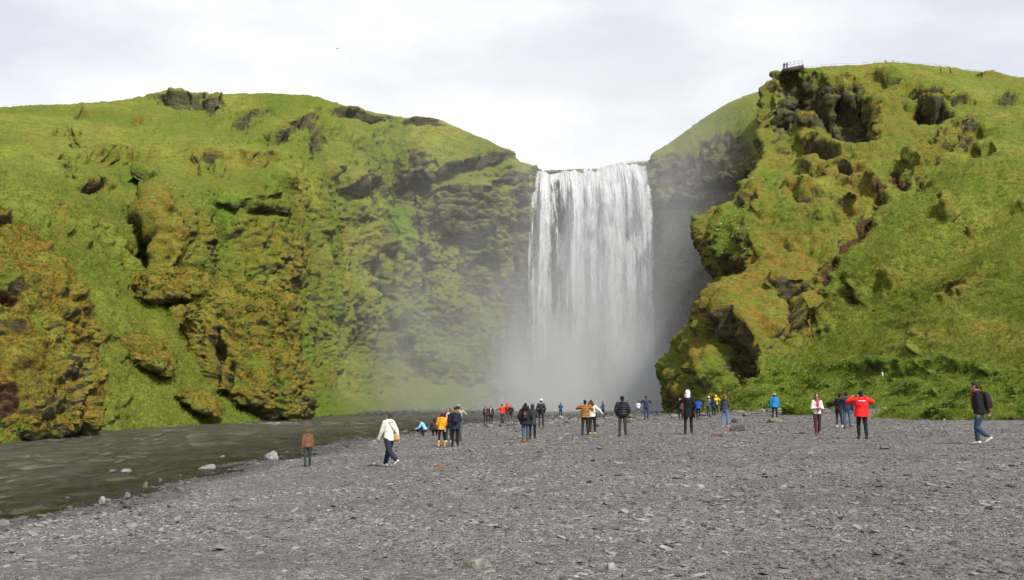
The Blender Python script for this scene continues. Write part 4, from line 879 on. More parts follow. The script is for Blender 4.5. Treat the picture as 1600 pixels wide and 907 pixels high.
# ---------------------------------------------------------------- people: tapered closed solids fused into one continuous skin by a voxel remesh
class Solid:
    def __init__(s): s.V, s.F, s.n = [], [], 0
    def add(s, V, Fq):
        s.V.append(np.asarray(V, float)); s.F += [tuple(i+s.n for i in f) for f in Fq]; s.n += len(V)
    def ell(s, c_, r, X=None, nu=14, nv=9):
        """ellipsoid, r = 3 radii, X = 3x3 axes (rows)"""
        c_ = np.asarray(c_, float); X = np.eye(3) if X is None else np.asarray(X); V = [c_-X[2]*r[2]]
        for j in range(1, nv):
            p = -PI/2+PI*j/nv
            for i in range(nu):
                a = 2*PI*i/nu; V.append(c_+X[0]*r[0]*math.cos(p)*math.cos(a)+X[1]*r[1]*math.cos(p)*math.sin(a)+X[2]*r[2]*math.sin(p))
        V.append(c_+X[2]*r[2]); Fq = [(0, 1+(i+1) % nu, 1+i) for i in range(nu)]
        for j in range(nv-2):
            for i in range(nu):
                a, b = 1+j*nu+i, 1+j*nu+(i+1) % nu; Fq.append((a, b, b+nu, a+nu))
        l = 1+(nv-2)*nu; Fq += [(l+i, l+(i+1) % nu, len(V)-1) for i in range(nu)]
        s.add(V, Fq)
    def loft(s, rings, nu=18):
        """rings: (centre, X axis, Y axis, rx, ry); closed with end caps"""
        V = []
        for c_, X, Y_, rx, ry in rings:
            c_ = np.asarray(c_, float)
            for i in range(nu):
                a = 2*PI*i/nu; V.append(c_+np.asarray(X)*rx*math.cos(a)+np.asarray(Y_)*ry*math.sin(a))
        m = len(rings); Fq = []
        for j in range(m-1):
            for i in range(nu):
                a, b = j*nu+i, j*nu+(i+1) % nu; Fq.append((a, b, b+nu, a+nu))
        V.append(np.asarray(rings[0][0], float)); V.append(np.asarray(rings[-1][0], float)); k = m*nu
        Fq += [((i+1) % nu, i, k) for i in range(nu)]+[((m-1)*nu+i, (m-1)*nu+(i+1) % nu, k+1) for i in range(nu)]
        s.add(V, Fq)
    def limb(s, pts, rad, nu=12):
        """tapered round limb through the joints, with round joints"""
        pts = [np.asarray(p, float) for p in pts]
        for p, r in zip(pts, rad): s.ell(p, (r, r, r), nu=nu, nv=7)
        for a, b, ra, rb in zip(pts[:-1], pts[1:], rad[:-1], rad[1:]):
            d_ = b-a; d_ /= np.linalg.norm(d_)+1e-9; t = np.array((1, 0, 0)) if abs(d_[0]) < .8 else np.array((0, 1, 0))
            X = np.cross(d_, t); X /= np.linalg.norm(X); Y_ = np.cross(d_, X); s.loft([(a, X, Y_, ra, ra), (b, X, Y_, rb, rb)], nu)
    def build(s, name, mat, parent, voxel, xf=None, smooth_it=2):
        V = np.concatenate(s.V)
        if xf is not None: V = xf(V)
        me = bpy.data.meshes.new(name); me.from_pydata(V.tolist(), [], s.F); me.update()
        o = bpy.data.objects.new(name, me); col.objects.link(o)
        if voxel:
            md = o.modifiers.new('fuse', 'REMESH'); md.mode = 'VOXEL'; md.voxel_size = voxel; md.use_smooth_shade = True
            if smooth_it: sm = o.modifiers.new('smooth', 'SMOOTH'); sm.factor = .5; sm.iterations = smooth_it
            dg = bpy.context.evaluated_depsgraph_get(); dg.update(); nm = bpy.data.meshes.new_from_object(o.evaluated_get(dg)); o.modifiers.clear(); o.data = nm; bpy.data.meshes.remove(me); nm.name = name
        o.data.polygons.foreach_set('use_smooth', np.ones(len(o.data.polygons), bool))
        o.data.materials.clear(); o.data.materials.append(mat); o.parent = parent
        return o
def rot(ax, a):
    c_, s_ = math.cos(a), math.sin(a)
    return np.array({'x': ((1, 0, 0), (0, c_, -s_), (0, s_, c_)), 'y': ((c_, 0, s_), (0, 1, 0), (-s_, 0, c_)), 'z': ((c_, -s_, 0), (s_, c_, 0), (0, 0, 1))}[ax])
nrmz = lambda v: np.asarray(v, float)/np.linalg.norm(v)
SKIN = lambda: plain('skin', (.42, .25, .18), .55, .35)
BLACK, DARK, NAVY, GREY, WHITE = (.012, .012, .014), (.028, .028, .032), (.014, .020, .045), (.10, .10, .105), (.72, .72, .70)
ARM = {  # upper-arm and forearm directions for the right side (x outward, y forward, z up)
 'down': ((.16, .0, -1), (.08, .16, -1)), 'walkf': ((.14, .35, -1), (.04, .6, -1)), 'walkb': ((.14, -.45, -1), (.06, -.15, -1)),
 'pocket': ((.34, -.16, -1), (-.28, .52, -.75)), 'photo': ((.55, .62, -.42), (-.55, .35, .85)), 'photohigh': ((.70, .52, -.22), (-.72, .42, .62)), 'fold': ((.22, .12, -1), (-.75, .55, .12)),
 'hold': ((.16, .10, -1), (-.22, .95, .05)), 'hug': ((.62, .40, -.68), (.30, .75, -.30)), 'reach': ((.15, .85, -.45), (.0, 1, -.1)), 'out': ((.65, .2, -.75), (.35, .5, -.6)), 'crouch': ((.2, .8, -.55), (-.15, 1, .15))}
PEOPLE = []
def person(px, py, hpx, yaw, label, H=1.72, coat=BLACK, coat_len=.0, coat_kw=None, trousers=DARK, tkw=None, shoes=BLACK, boots=0.0, hair=(.03, .018, .012), long_hair=False, hat=None, hood=None, hoodup=False,
           arms=('down', 'down'), legs=(3, -3), knees=(0, 4), lean=3, side=0, head=(0, 0), slim=1.0, puff=1.0, fur=None, glasses=False, spread=1.0, crouch=0, scarf=None, Y=None, zlift=0, build=1.0, group=None, face=True, bare=False, twist=0, cap=None, fullness=1.0):
    if Y is None: base = hit(px, py)
    else: base = at(px, py, Y)
    dep = base[1]*math.cos(PITCH)+(base[2]-CAMZ)*math.sin(PITCH)
    if hpx and not crouch: H = hpx*dep/F*1.0
    k = H/1.75; root = empty('person', base+np.array((0, 0, zlift)), R(yaw)+math.atan2(-base[0], base[1])*1.0)
    tag(root, label, 'person', group); small = hpx < 40
    vox = {True: .020, False: .0125}[small]*k
    # ---- joints
    hipz = .93; L = {}
    for i, sd_ in enumerate((1, -1)):
        sw, kn = R(legs[i]), R(knees[i]); hip = np.array((.095*sd_, 0, 0)); o_ = .035*sd_*spread
        th = np.array((o_, math.sin(sw), -math.cos(sw))); th = nrmz(th)*.44; shd = nrmz(np.array((o_*.6, math.sin(sw-kn), -math.cos(sw-kn))))*.41
        kn_ = hip+th; an = kn_+shd; L[i] = (hip, kn_, an, sw-kn)
    low = min(L[0][2][2], L[1][2][2]); pz = -low+.085
    pel = np.array((0, 0, pz)); T = rot('y', R(side))@rot('x', -R(lean)); Tz = T@rot('z', R(twist))
    tp = lambda x, y, z: pel+Tz@np.array((x, y, z))     # torso frame, z from hip
    b = build
    sh = [tp(.185*b*sd_, -.01, .50) for sd_ in (1, -1)]; neck = tp(0, .0, .55); Hd = Tz@rot('z', R(head[0]))@rot('x', R(head[1]))@rot('x', R(lean*.7))
    hc = neck+Hd@np.array((0, .02, .165)); hp = lambda x, y, z: hc+Hd@np.array((x, y, z))
    A = {}
    for i, sd_ in enumerate((1, -1)):
        u_, f_ = ARM[arms[i]]; m = np.array((sd_, 1, 1)); u_ = Tz@nrmz(np.array(u_)*m); f_ = Tz@nrmz(np.array(f_)*m)
        el = sh[i]+u_*.295; wr_ = el+f_*.25; A[i] = (sh[i], el, wr_, f_)
    sc_ = lambda V: V*k
    # ---- body: one continuous skin
    B = Solid(); ax, ay = Tz[:, 0], Tz[:, 1]
    B.loft([(tp(0, 0, -.08), ax, ay, .13, .10), (tp(0, 0, .0), ax, ay, .165, .115), (tp(0, 0, .14), ax, ay, .135, .10), (tp(0, 0, .32), ax, ay, .155, .11), (tp(0, -.01, .46), ax, ay, .165, .10), (tp(0, -.01, .52), ax, ay, .09, .07)])
    B.limb([tp(0, -.01, .5), hc-Hd[:, 2]*.07], [.062, .055])
    B.ell(hp(0, .0, .02), (.076, .094, .105), Hd.T); B.ell(hp(0, .022, -.045), (.058, .070, .07), Hd.T)     # skull, jaw
    B.ell(hp(0, .103, -.012), (.014, .020, .024), Hd.T); B.ell(hp(0, .088, -.055), (.026, .014, .010), Hd.T); B.ell(hp(0, .082, -.095), (.024, .018, .018), Hd.T)
    for e in (1, -1): B.ell(hp(.078*e, -.005, -.005), (.010, .018, .030), Hd.T); B.ell(hp(.03*e, .084, .028), (.022, .012, .008), Hd.T)
    for i, sd_ in enumerate((1, -1)):
        hip, kn_, an, sa = L[i]; B.limb([pel+hip, pel+kn_, pel+an], [.080, .052, .038]); shd, el, wr_, f_ = A[i]; B.limb([shd, el, wr_], [.050, .038, .027])
        fd = np.array((0, 1, 0)); B.limb([pel+an+np.array((0, -.02, -.035)), pel+an+np.array((.01*sd_, .13, -.05))], [.038, .028])
        # hand: palm, four unequal bent fingers, thumb leaving the side of the palm
        sidev = nrmz(np.cross(f_, (0, 0, 1)) if abs(f_[2]) < .9 else Tz[:, 1]); 
        if abs(f_[2]) >= .9: across = Tz[:, 1]; palm_n = -sd_*Tz[:, 0]
        else: across = nrmz(np.array((0, 0, 1))-f_*f_[2]); palm_n = nrmz(np.cross(f_, across))*(-sd_ if np.dot(np.cross(f_, across), Tz[:, 0]) > 0 else sd_)
        pc = wr_+f_*.050; Xh = np.stack([across, palm_n, f_]); B.ell(pc, (.040, .016, .052), Xh, nu=12, nv=8)
        if not small:
            for q, (o_, ln) in enumerate(((.030, .068), (.011, .078), (-.010, .072), (-.029, .056))):
                p0 = pc+across*o_+f_*.035; p1 = p0+(f_+palm_n*.25)*ln*.55; p2 = p1+(f_*.55+palm_n*.8)*ln*.5; B.limb([p0, p1, p2], [.0100, .0092, .0080], 8)
            p0 = pc+across*.034-f_*.020; p1 = p0+nrmz(across*.75+f_*.8+palm_n*.3)*.036; p2 = p1+nrmz(f_*1.0+across*.15+palm_n*.5)*.030; B.limb([p0, p1, p2], [.0125, .0105, .0090], 8)
        else: B.ell(pc+f_*.05, (.034, .013, .035), Xh, nu=10, nv=7)
    bo = B.build('body', SKIN(), root, (.017 if small else .0085)*k, sc_, 1)
    # ---- clothes
    tm = fabric(trousers, .85)
    Tq = Solid(); w_ = slim
    Tq.loft([(tp(0, 0, .12), ax, ay, .150, .112), (tp(0, 0, .02), ax, ay, .176, .132), (tp(0, 0, -.08), ax, ay, .165, .125)])
    for i in (0, 1):
        hip, kn_, an, sa = L[i]; Tq.limb([pel+hip+np.array((0, 0, -.02)), pel+hip*.5+kn_*.5, pel+kn_, pel+kn_*.4+an*.6, pel+an+np.array((0, 0, .03))], [.100, .088*w_, .070*w_, .066*w_, .056*w_])
    if not bare: Tq.build('trousers', tm, root, vox, sc_)
    for i, sd_ in enumerate((1, -1)):
        hip, kn_, an, sa = L[i]; Q = Solid(); a_ = min(0, sa)*.75; ff = np.array((.08*sd_, math.cos(a_), math.sin(a_))); ff = nrmz(ff); uu = nrmz(np.array((0, -ff[2], ff[1]))); a0 = pel+an
        rx = nrmz(np.cross(ff, uu))
        Q.loft([(a0-ff*.085-uu*.035, rx, uu, .020, .022), (a0-ff*.06-uu*.030, rx, uu, .040, .042), (a0+ff*.03-uu*.035, rx, uu, .046, .046), (a0+ff*.11-uu*.052, rx, uu, .050, .032), (a0+ff*.165-uu*.062, rx, uu, .034, .020)])
        Q.limb([a0-uu*.01, a0-(an-kn_)/np.linalg.norm(an-kn_)*(.05+boots)], [.052, .056+.02*(boots > 0)])
        Q.build('boot' if boots else 'shoe', plain('footwear', shoes, .7), root, vox*.8, sc_, 1)
    if not bare:
        C_ = Solid(); p_ = puff*b; cl = coat_len; ck = coat_kw or {}
        rings = [(tp(0, 0, .08-.0), ax, ay, .168*p_, .135*p_), (tp(0, 0, .20), ax, ay, .166*p_, .130*p_), (tp(0, 0, .34), ax, ay, .182*p_, .138*p_), (tp(0, -.01, .455), ax, ay, .198*b, .125*p_), (tp(0, -.01, .515), ax, ay, .150*b, .095), (tp(0, 0, .56), ax, ay, .075, .070)]
        hem = pel+np.array((0, 0, -.02-cl*.5))*1.0; rings = [(tp(0, 0, .0)+np.array((0, 0, -.02-cl)), ax, ay, (.185+.10*cl)*p_*fullness, (.150+.10*cl)*p_*fullness), (tp(0, 0, .0), ax, ay, .182*p_, .146*p_)]+rings[1:]
        C_.loft(rings, 22)
        for i in (0, 1):
            shd, el, wr_, f_ = A[i]; C_.limb([shd-Tz[:, 0]*(.02 if i == 0 else -.02), el, wr_+f_*.005], [.078*puff, .064*puff, .050*puff])
        if hood is not None or hoodup is False: C_.limb([tp(-.07, -.02, .54), tp(.07, -.02, .54)], [.055, .055])
        cm = fabric(coat, ck.get('rough', .8), ck.get('seams', 0)); C_.build('jacket', cm, root, vox, sc_, 3)
        hm = fabric(hood if hood is not None else coat, .85)
        if hoodup:
            h_ = Solid(); h_.ell(hp(0, -.022, .018), (.108, .118, .130), Hd.T); h_.ell(hp(0, -.05, -.09), (.105, .09, .08), Hd.T); h_.ell(tp(0, -.03, .56), (.105, .085, .06), Tz.T)
            h_.build('hood', hm, root, vox, sc_)
        elif hood is not None:
            h_ = Solid(); h_.ell(tp(0, -.085, .53), (.125, .075, .080), Tz.T); h_.ell(tp(.07, -.03, .56), (.06, .06, .045), Tz.T); h_.ell(tp(-.07, -.03, .56), (.06, .06, .045), Tz.T); h_.build('hood', hm, root, vox, sc_)
        if fur is not None:
            h_ = Solid(); r_ = np.random.default_rng(int(px))
            for q in range(46):
                a_ = q/46*2*PI; h_.ell(tp(.13*math.sin(a_), -.085+.075*math.cos(a_), .60+.03*r_.normal()), np.array((.038, .034, .05))*(1+.3*r_.random()), nu=6, nv=5)
            h_.build('fur_trim', plain('fur', fur, .95, .1), root, vox, sc_, 0)
    if not hoodup:
        hr = Solid()
        if hat is None or True:
            hr.ell(hp(0, -.020, .040), (.086, .100, .100), Hd.T); hr.ell(hp(0, -.05, -.02), (.078, .062, .085), Hd.T)
            if long_hair:
                hr.limb([hp(0, -.06, 0), hp(0, -.075, -.14), tp(0, -.125, .44)], [.080, .078, .045]); hr.limb([hp(.06, -.02, .02), hp(.075, .0, -.15)], [.035, .03]); hr.limb([hp(-.06, -.02, .02), hp(-.075, .0, -.15)], [.035, .03])
        hr.build('hair', plain('hair', hair, .8, .2), root, vox*.8, sc_)
        if hat is not None:
            q = Solid(); q.ell(hp(0, -.012, .060), (.096, .108, .092), Hd.T); q.loft([(hp(0, -.012, .030), Hd[:, 0], Hd[:, 1], .098, .112), (hp(0, -.012, .062), Hd[:, 0], Hd[:, 1], .100, .114)])
            q.build('hat', fabric(hat, .9), root, vox*.8, sc_)
        if cap is not None:
            q = Solid(); q.ell(hp(0, -.012, .060), (.094, .108, .080), Hd.T); q.loft([(hp(0, .09, .055), Hd[:, 0], Hd[:, 1], .070, .085), (hp(0, .09, .066), Hd[:, 0], Hd[:, 1], .070, .085)]); q.build('hat', fabric(cap, .9), root, vox*.8, sc_)
    for e in (1, -1):
        q = Solid(); q.ell(hp(.030*e, .084, .008), (.012, .010, .007), Hd.T, 10, 6); q.build('eye', plain('eye', (.02, .015, .012), .2, .6), root, None, sc_)
    if glasses:
        q = Solid()
        for e in (1, -1): q.ell(hp(.032*e, .099, .008), (.027, .009, .020), Hd.T, 10, 6); q.limb([hp(.058*e, .085, .012), hp(.084*e, .0, .012)], [.005, .005], 6)
        q.limb([hp(-.02, .105, .012), hp(.02, .105, .012)], [.005, .005], 6)
        q.build('sunglasses', plain('dark_glass', (.01, .01, .012), .15, .6), root, None, sc_)
    if scarf is not None:
        q = Solid(); q.limb([tp(-.08, .05, .56), tp(0, .10, .54), tp(.08, .05, .56), tp(0, -.06, .57), tp(-.08, .05, .56)], [.045]*5); q.loft([(tp(.03, .15, .52), ax, ay, .05, .02), (tp(.02, .185, .3), ax, ay, .055, .02), (tp(.02, .18, .08), ax, ay, .05, .02)], 10); q.build('scarf', fabric(scarf, .9), root, vox, sc_)
    Rz = rot('z', root.rotation_euler[2]); bw = np.array(root.location)
    W = lambda p: bw+Rz@(np.asarray(p)*k)
    info = dict(root=root, k=k, tp=tp, hp=hp, A=A, W=W, Rz=Rz, Tz=Tz, Hd=Hd, yaw=root.rotation_euler[2], vox=vox, sc=sc_, pel=pel, L=L)
    PEOPLE.append(info); return info

def carried(q, name, label, cat, build, at_local):
    """a carried thing: its own top-level object, origin at the wearer's back or hand"""
    p = q['W'](at_local); e = empty(name, p, q['yaw']); tag(e, label, cat)
    build(e, q['k'], q['vox']); return e
def backpack(q, rgb, label, badge=None, sz=1.0, trim=None):
    Tz = q['Tz']; c0 = q['tp'](0, -.225, .30)
    def bd(e, k, vox):
        X, Y_, Z_ = Tz[:, 0], Tz[:, 1], Tz[:, 2]; l = lambda x, y, z: Tz@np.array((x, y, z))*sz
        s = Solid(); s.loft([(l(0, 0, -.235), X, Y_, .10*sz, .06*sz), (l(0, 0, -.22), X, Y_, .135*sz, .088*sz), (l(0, 0, 0), X, Y_, .145*sz, .098*sz), (l(0, .01, .17), X, Y_, .130*sz, .085*sz), (l(0, .02, .23), X, Y_, .08*sz, .05*sz)], 20)
        s.build('bag', fabric(rgb, .8), e, vox, lambda V: V*k)
        s = Solid(); s.loft([(l(0, -.085, -.20), X, Y_, .09*sz, .03*sz), (l(0, -.10, -.10), X, Y_, .105*sz, .045*sz), (l(0, -.09, .0), X, Y_, .09*sz, .03*sz)], 16); s.build('pocket', fabric(trim or tuple(x*1.5+.004 for x in rgb), .8), e, vox, lambda V: V*k)
        for sd_ in (1, -1):
            s = Solid(); s.limb([l(.07*sd_, .05, .18), l(.10*sd_, .14, .255), l(.12*sd_, .27, .23)], [.018, .022, .018], 8); s.build('strap', fabric(rgb, .8), e, None, lambda V: V*k)
        if badge:
            s = Solid(); s.ell(l(0, -.115, .07), (.085*sz, .022, .085*sz), Tz.T); s.build('badge', fabric(badge, .8), e, None, lambda V: V*k)
            s = Solid(); s.ell(l(0, -.135, .07), (.028*sz, .008, .030*sz), Tz.T); s.build('emblem', fabric((.75, .74, .72), .8), e, None, lambda V: V*k)
    return carried(q, 'backpack', label, 'backpack', bd, c0)
def shoulder_bag(q, rgb, label, side=1, off=(.22, -.06, -.02), sz=1.0, back=True):
    Tz = q['Tz']; c0 = q['tp'](*off)
    def bd(e, k, vox):
        X, Y_, Z_ = Tz[:, 1], Tz[:, 0], Tz[:, 2]; s = Solid()
        s.loft([((0, 0, -.13*sz), X, Y_, .10*sz, .035*sz), ((0, 0, -.09*sz), X, Y_, .14*sz, .055*sz), ((0, 0, .04*sz), X, Y_, .13*sz, .05*sz), ((0, 0, .10*sz), X, Y_, .09*sz, .025*sz)], 18)
        s.build('bag', plain('leather', rgb, .6), e, vox, lambda V: V*k)
        t = q['tp'](-.10*side, -.13 if back else .13, .50)-c0; m = q['tp'](.05*side, -.155 if back else .16, .28)-c0
        s = Solid(); s.limb([(0, 0, .09*sz), m, t], [.010, .010, .010], 6); s.build('strap', plain('leather', tuple(x*.5 for x in rgb), .6), e, None, lambda V: V*k)
    return carried(q, 'shoulder_bag', label, 'bag', bd, c0)
def camera_held(q, label, rgb=(.015, .015, .016), kind='camera'):
    a, b = q['A'][0][2]+q['A'][0][3]*.09, q['A'][1][2]+q['A'][1][3]*.09; c0 = (a+b)/2; Hd = q['Hd']
    def bd(e, k, vox):
        X, Y_, Z_ = Hd[:, 0], Hd[:, 1], Hd[:, 2]; s = Solid()
        if kind == 'camera':
            s.loft([(-X*.068, Y_, Z_, .026, .040), (-X*.06, Y_, Z_, .030, .046), (X*.06, Y_, Z_, .030, .046), (X*.068, Y_, Z_, .026, .040)], 12); s.ell(Z_*.05, (.026, .024, .022), Hd.T)
            s.build('camera_body', plain('black_plastic', rgb, .45), e, None, lambda V: V*k)
            s = Solid(); s.loft([(Y_*.02, X, Z_, .034, .034), (Y_*.10, X, Z_, .037, .037)], 14); s.build('lens', plain('black_plastic', (.02, .02, .022), .3), e, None, lambda V: V*k)
        else:
            s.loft([(-Z_*.078, X, Y_, .036, .005), (-Z_*.072, X, Y_, .040, .0055), (Z_*.072, X, Y_, .040, .0055), (Z_*.078, X, Y_, .036, .005)], 16); s.build('phone_body', plain('phone_case', rgb, .4), e, None, lambda V: V*k)
    return carried(q, kind, label, kind, bd, c0)

# yaw: 0 looks away from the camera towards the fall, positive turns to the left
BROWNCOAT = (.17, .085, .045)
q = person(480, 730, 58, 8, 'child in a quilted brown jacket standing alone at the river edge', coat=BROWNCOAT, puff=1.12, trousers=(.035, .045, .035), shoes=(.03, .03, .03), hair=(.16, .065, .03), arms=('down', 'down'), legs=(4, -6), knees=(2, 8), head=(5, 0), build=.98, hood=BROWNCOAT)
q = person(607, 731, 87, 42, 'person in a white hooded jacket walking with wide navy trousers and white shoes', coat=(.66, .65, .62), coat_len=.06, hood=(.70, .69, .66), trousers=(.020, .024, .042), slim=1.25, shoes=(.72, .70, .68), hair=(.055, .045, .04), arms=('walkb', 'walkf'), legs=(20, -24), knees=(2, 26), head=(8, 8), lean=4)
shoulder_bag(q, (.55, .36, .14), 'tan leather shoulder bag on the back of the walker in white', 1, (.13, -.20, .04))
q = person(665, 682, 0, 78, 'person in a light blue jacket crouching at the water edge with a camera', crouch=1, H=1.66, coat=(.22, .52, .68), trousers=DARK, hair=(.06, .02, .012), arms=('crouch', 'crouch'), legs=(100, 88), knees=(138, 132), lean=32, head=(0, -14), shoes=BLACK)
camera_held(q, 'small camera held by the crouching person in light blue')
q = person(681, 681.5, 0, 20, 'person in black crouching low behind the yellow jacket', crouch=1, H=1.66, coat=DARK, trousers=BLACK, hair=(.02, .015, .012), arms=('crouch', 'crouch'), legs=(98, 90), knees=(138, 134), lean=40, head=(0, 25))
q = person(701, 692, 53, 150, 'person with dark curly hair and a light scarf facing the yellow jacket', Y=None, coat=BLACK, hair=(.025, .013, .009), long_hair=True, arms=('photo', 'fold'), scarf=(.5, .42, .36), shoes=(.6, .6, .6), glasses=True)
q = person(716, 690, 56, 5, 'person in a pale grey camouflage jacket and cap behind the fur hood', coat=(.30, .30, .26), cap=(.28, .32, .34), arms=('photo', 'photo'), build=1.08, trousers=GREY)
q = person(690, 699, 53, -8, 'person in a bright yellow padded jacket, black leggings and tan boots', coat=(.80, .36, .015), hood=(.80, .36, .015), puff=1.12, coat_len=.03, trousers=(.012, .014, .018), slim=.88, shoes=(.50, .28, .08), boots=.16, hair=(.10, .022, .010), arms=('fold', 'fold'), spread=2.4, legs=(2, -4))
shoulder_bag(q, (.36, .26, .23), 'pinkish grey bag on the hip of the yellow jacket', 1, (.19, -.13, -.05), 1.0)
q = person(711, 698, 61, 2, 'person in a long navy parka with a bushy brown fur hood', coat=(.018, .022, .048), coat_len=.16, puff=1.12, trousers=BLACK, shoes=BLACK, hair=(.05, .035, .022), hood=(.018, .022, .048), fur=(.16, .13, .07), arms=('fold', 'fold'), long_hair=False)
backpack(q, (.012, .014, .030), 'dark backpack worn over the long navy parka', sz=.85)
q = person(759, 663, 28.5, 172, 'dark-haired person in a purple coat and grey scarf posing beside a companion', coat=(.06, .025, .04), coat_len=.12, scarf=(.20, .18, .18), hair=(.02, .012, .01), long_hair=True, trousers=DARK, arms=('down', 'fold'))
shoulder_bag(q, BLACK, 'black handbag hanging beside the purple coat', 1, (-.26, .02, -.08), .9)
q = person(767, 663.5, 29, 178, 'person in a black coat with a pale scarf, right one of the posing pair', coat=DARK, coat_len=.1, scarf=(.42, .38, .36), hair=(.05, .02, .012), long_hair=True, trousers=BLACK, arms=('fold', 'down'))
q = person(784.5, 661.5, 30, 40, 'black-haired person in a red-orange jacket with legs wide apart', coat=(.74, .045, .020), hair=(.015, .012, .01), legs=(20, -22), knees=(2, 6), spread=3, arms=('hold', 'reach'), puff=1.08)
q = person(792.5, 660.5, 30, 0, 'person in an orange-red rain jacket with its hood up', coat=(.82, .055, .015), hood=(.82, .055, .015), hoodup=True, trousers=GREY, arms=('photo', 'fold'), puff=1.1)
backpack(q, (.07, .03, .02), 'small brown backpack on the red-hooded person', sz=.8)
q = person(798.5, 661.5, 28, 165, 'person in a short black coat and pale shoes beside the red jackets', coat=BLACK, coat_len=.08, hair=(.03, .015, .01), hood=BLACK, trousers=(.10, .11, .13), shoes=(.7, .7, .7), arms=('fold', 'fold'))
q = person(821, 692, 60, -3, 'person in a bulky black parka, blue jeans and brown boots', coat=(.014, .014, .018), coat_len=.10, puff=1.25, build=1.1, trousers=(.045, .10, .19), shoes=(.16, .085, .03), boots=.10, hood=BLACK, fur=(.02, .018, .018), hair=(.015, .013, .012), arms=('pocket', 'pocket'), spread=.4)
backpack(q, (.035, .012, .012), 'black backpack with a dark red patch and white emblem on the bulky parka', badge=(.13, .03, .025), sz=.8)
q = person(832, 686, 53, -12, 'person in a charcoal hooded coat and grey skirt beside the black parka', coat=(.035, .036, .042), coat_len=.20, hood=(.03, .03, .034), hoodup=True, trousers=BLACK, arms=('hold', 'fold'), boots=.1)
q = person(845.5, 668, 43, -8, 'person with a white knitted hat, grey hood and black jacket', coat=(.025, .025, .03), hat=(.80, .80, .78), hood=(.16, .17, .18), arms=('pocket', 'pocket'), slim=.9)
backpack(q, (.018, .022, .022), 'black backpack on the person with the white hat', sz=.8)
q = person(876, 651.5, 21.5, 0, 'distant person in a teal blue jacket standing on a pale stone', coat=(.015, .085, .17), trousers=(.012, .022, .04), arms=('fold', 'fold'), legs=(3, -12), knees=(0, 20), hair=(.03, .03, .035))
q = person(926, 679.5, 53, -12, 'person in a cream jacket with a brown fur hood leaning on the brown jacket', coat=(.70, .67, .60), hood=(.10, .045, .03), fur=(.07, .03, .022), hair=(.06, .028, .018), trousers=(.022, .025, .018), shoes=(.45, .45, .12), arms=('out', 'fold'), side=-6, coat_len=.02, long_hair=True)
shoulder_bag(q, BLACK, 'small black bag on the hip of the cream jacket', 1, (.24, -.06, -.02), .75)
q = person(914.5, 681, 54, -5, 'person in a quilted mustard brown jacket raising both hands to take a photo', coat=(.30, .135, .030), coat_kw=dict(seams=.11), puff=1.18, hood=(.34, .16, .04), build=1.08, trousers=(.025, .026, .020), hair=(.012, .01, .01), arms=('photo', 'photohigh'), spread=1.6, coat_len=.02)
q = person(942.5, 652.5, 24.5, 55, 'distant person in a dark teal jacket holding a black bag', coat=(.030, .060, .085), trousers=BLACK, hair=(.20, .04, .025), arms=('hold', 'hold'), legs=(4, -8), knees=(0, 10))
q = person(973, 682, 61, 0, 'person in a black quilted puffer jacket with hands in pockets and grey trousers', coat=(.014, .015, .020), coat_kw=dict(seams=.10, rough=.5), puff=1.28, build=1.14, hood=(.014, .015, .020), trousers=(.045, .045, .048), hair=BLACK, hat=BLACK, arms=('pocket', 'pocket'), spread=1.5, shoes=BLACK)
q = person(997.5, 650.5, 23, -5, 'distant person in a white jacket and blue-grey trousers', coat=(.62, .63, .66), trousers=(.10, .12, .17), hair=(.02, .02, .02), arms=('fold', 'fold'))
q = person(1010, 657, 37, 0, 'person in a dark blue jacket and jeans raising both elbows to take a photo', coat=(.035, .038, .055), trousers=(.030, .055, .12), arms=('photo', 'photo'), cap=(.03, .03, .035), build=1.1)
q = person(1063.5, 656, 32, 160, 'person in a brown-grey jacket with an orange cap raising a camera', coat=(.07, .065, .055), hat=(.42, .26, .18), arms=('fold', 'photohigh'), trousers=BLACK)
q = person(1071.5, 657.5, 40, 175, 'red-haired person mostly hidden behind the long black coat', coat=(.30, .07, .04), hair=(.42, .14, .05), arms=('down', 'down'), trousers=(.2, .08, .07))
q = person(1076, 679.5, 68, -2, 'person in a long black coat with a white hood up', coat=(.008, .008, .009), coat_len=.22, hood=(.80, .80, .80), hoodup=True, trousers=BLACK, slim=.85, arms=('pocket', 'out'), shoes=BLACK, spread=1.3)
shoulder_bag(q, BLACK, 'black satchel at the right hip of the long black coat', 1, (.24, -.04, -.10), 1.0)
q = person(1084, 655, 31, 20, 'person in a navy jacket just right of the white hood', coat=(.02, .035, .12), trousers=DARK, arms=('fold', 'fold'))
q = person(1091.5, 655.5, 32, 10, 'person in a royal blue jacket with a rucksack and black trousers', coat=(.02, .08, .50), trousers=BLACK, hair=(.02, .02, .03), arms=('fold', 'down'), spread=1.6, hood=(.02, .07, .4))
q = person(1107.5, 650.5, 30, -60, 'person in a lavender blue jacket with a pale bobble hat', coat=(.14, .17, .30), hat=(.68, .66, .60), trousers=(.06, .08, .13), arms=('hold', 'hold'))
q = person(1119.5, 648.5, 30, 180, 'person in a bright yellow raincoat with the hood up behind the navy coat', coat=(.80, .55, .03), hood=(.80, .55, .03), hoodup=True, trousers=DARK, arms=('fold', 'photo'))
q = person(1115.5, 652, 30, 5, 'dark-haired person in a navy jacket in front of the yellow raincoat', coat=(.02, .026, .042), trousers=(.016, .025, .03), hair=(.05, .028, .015), long_hair=True, arms=('down', 'fold'), coat_len=.1, shoes=(.35, .22, .2))
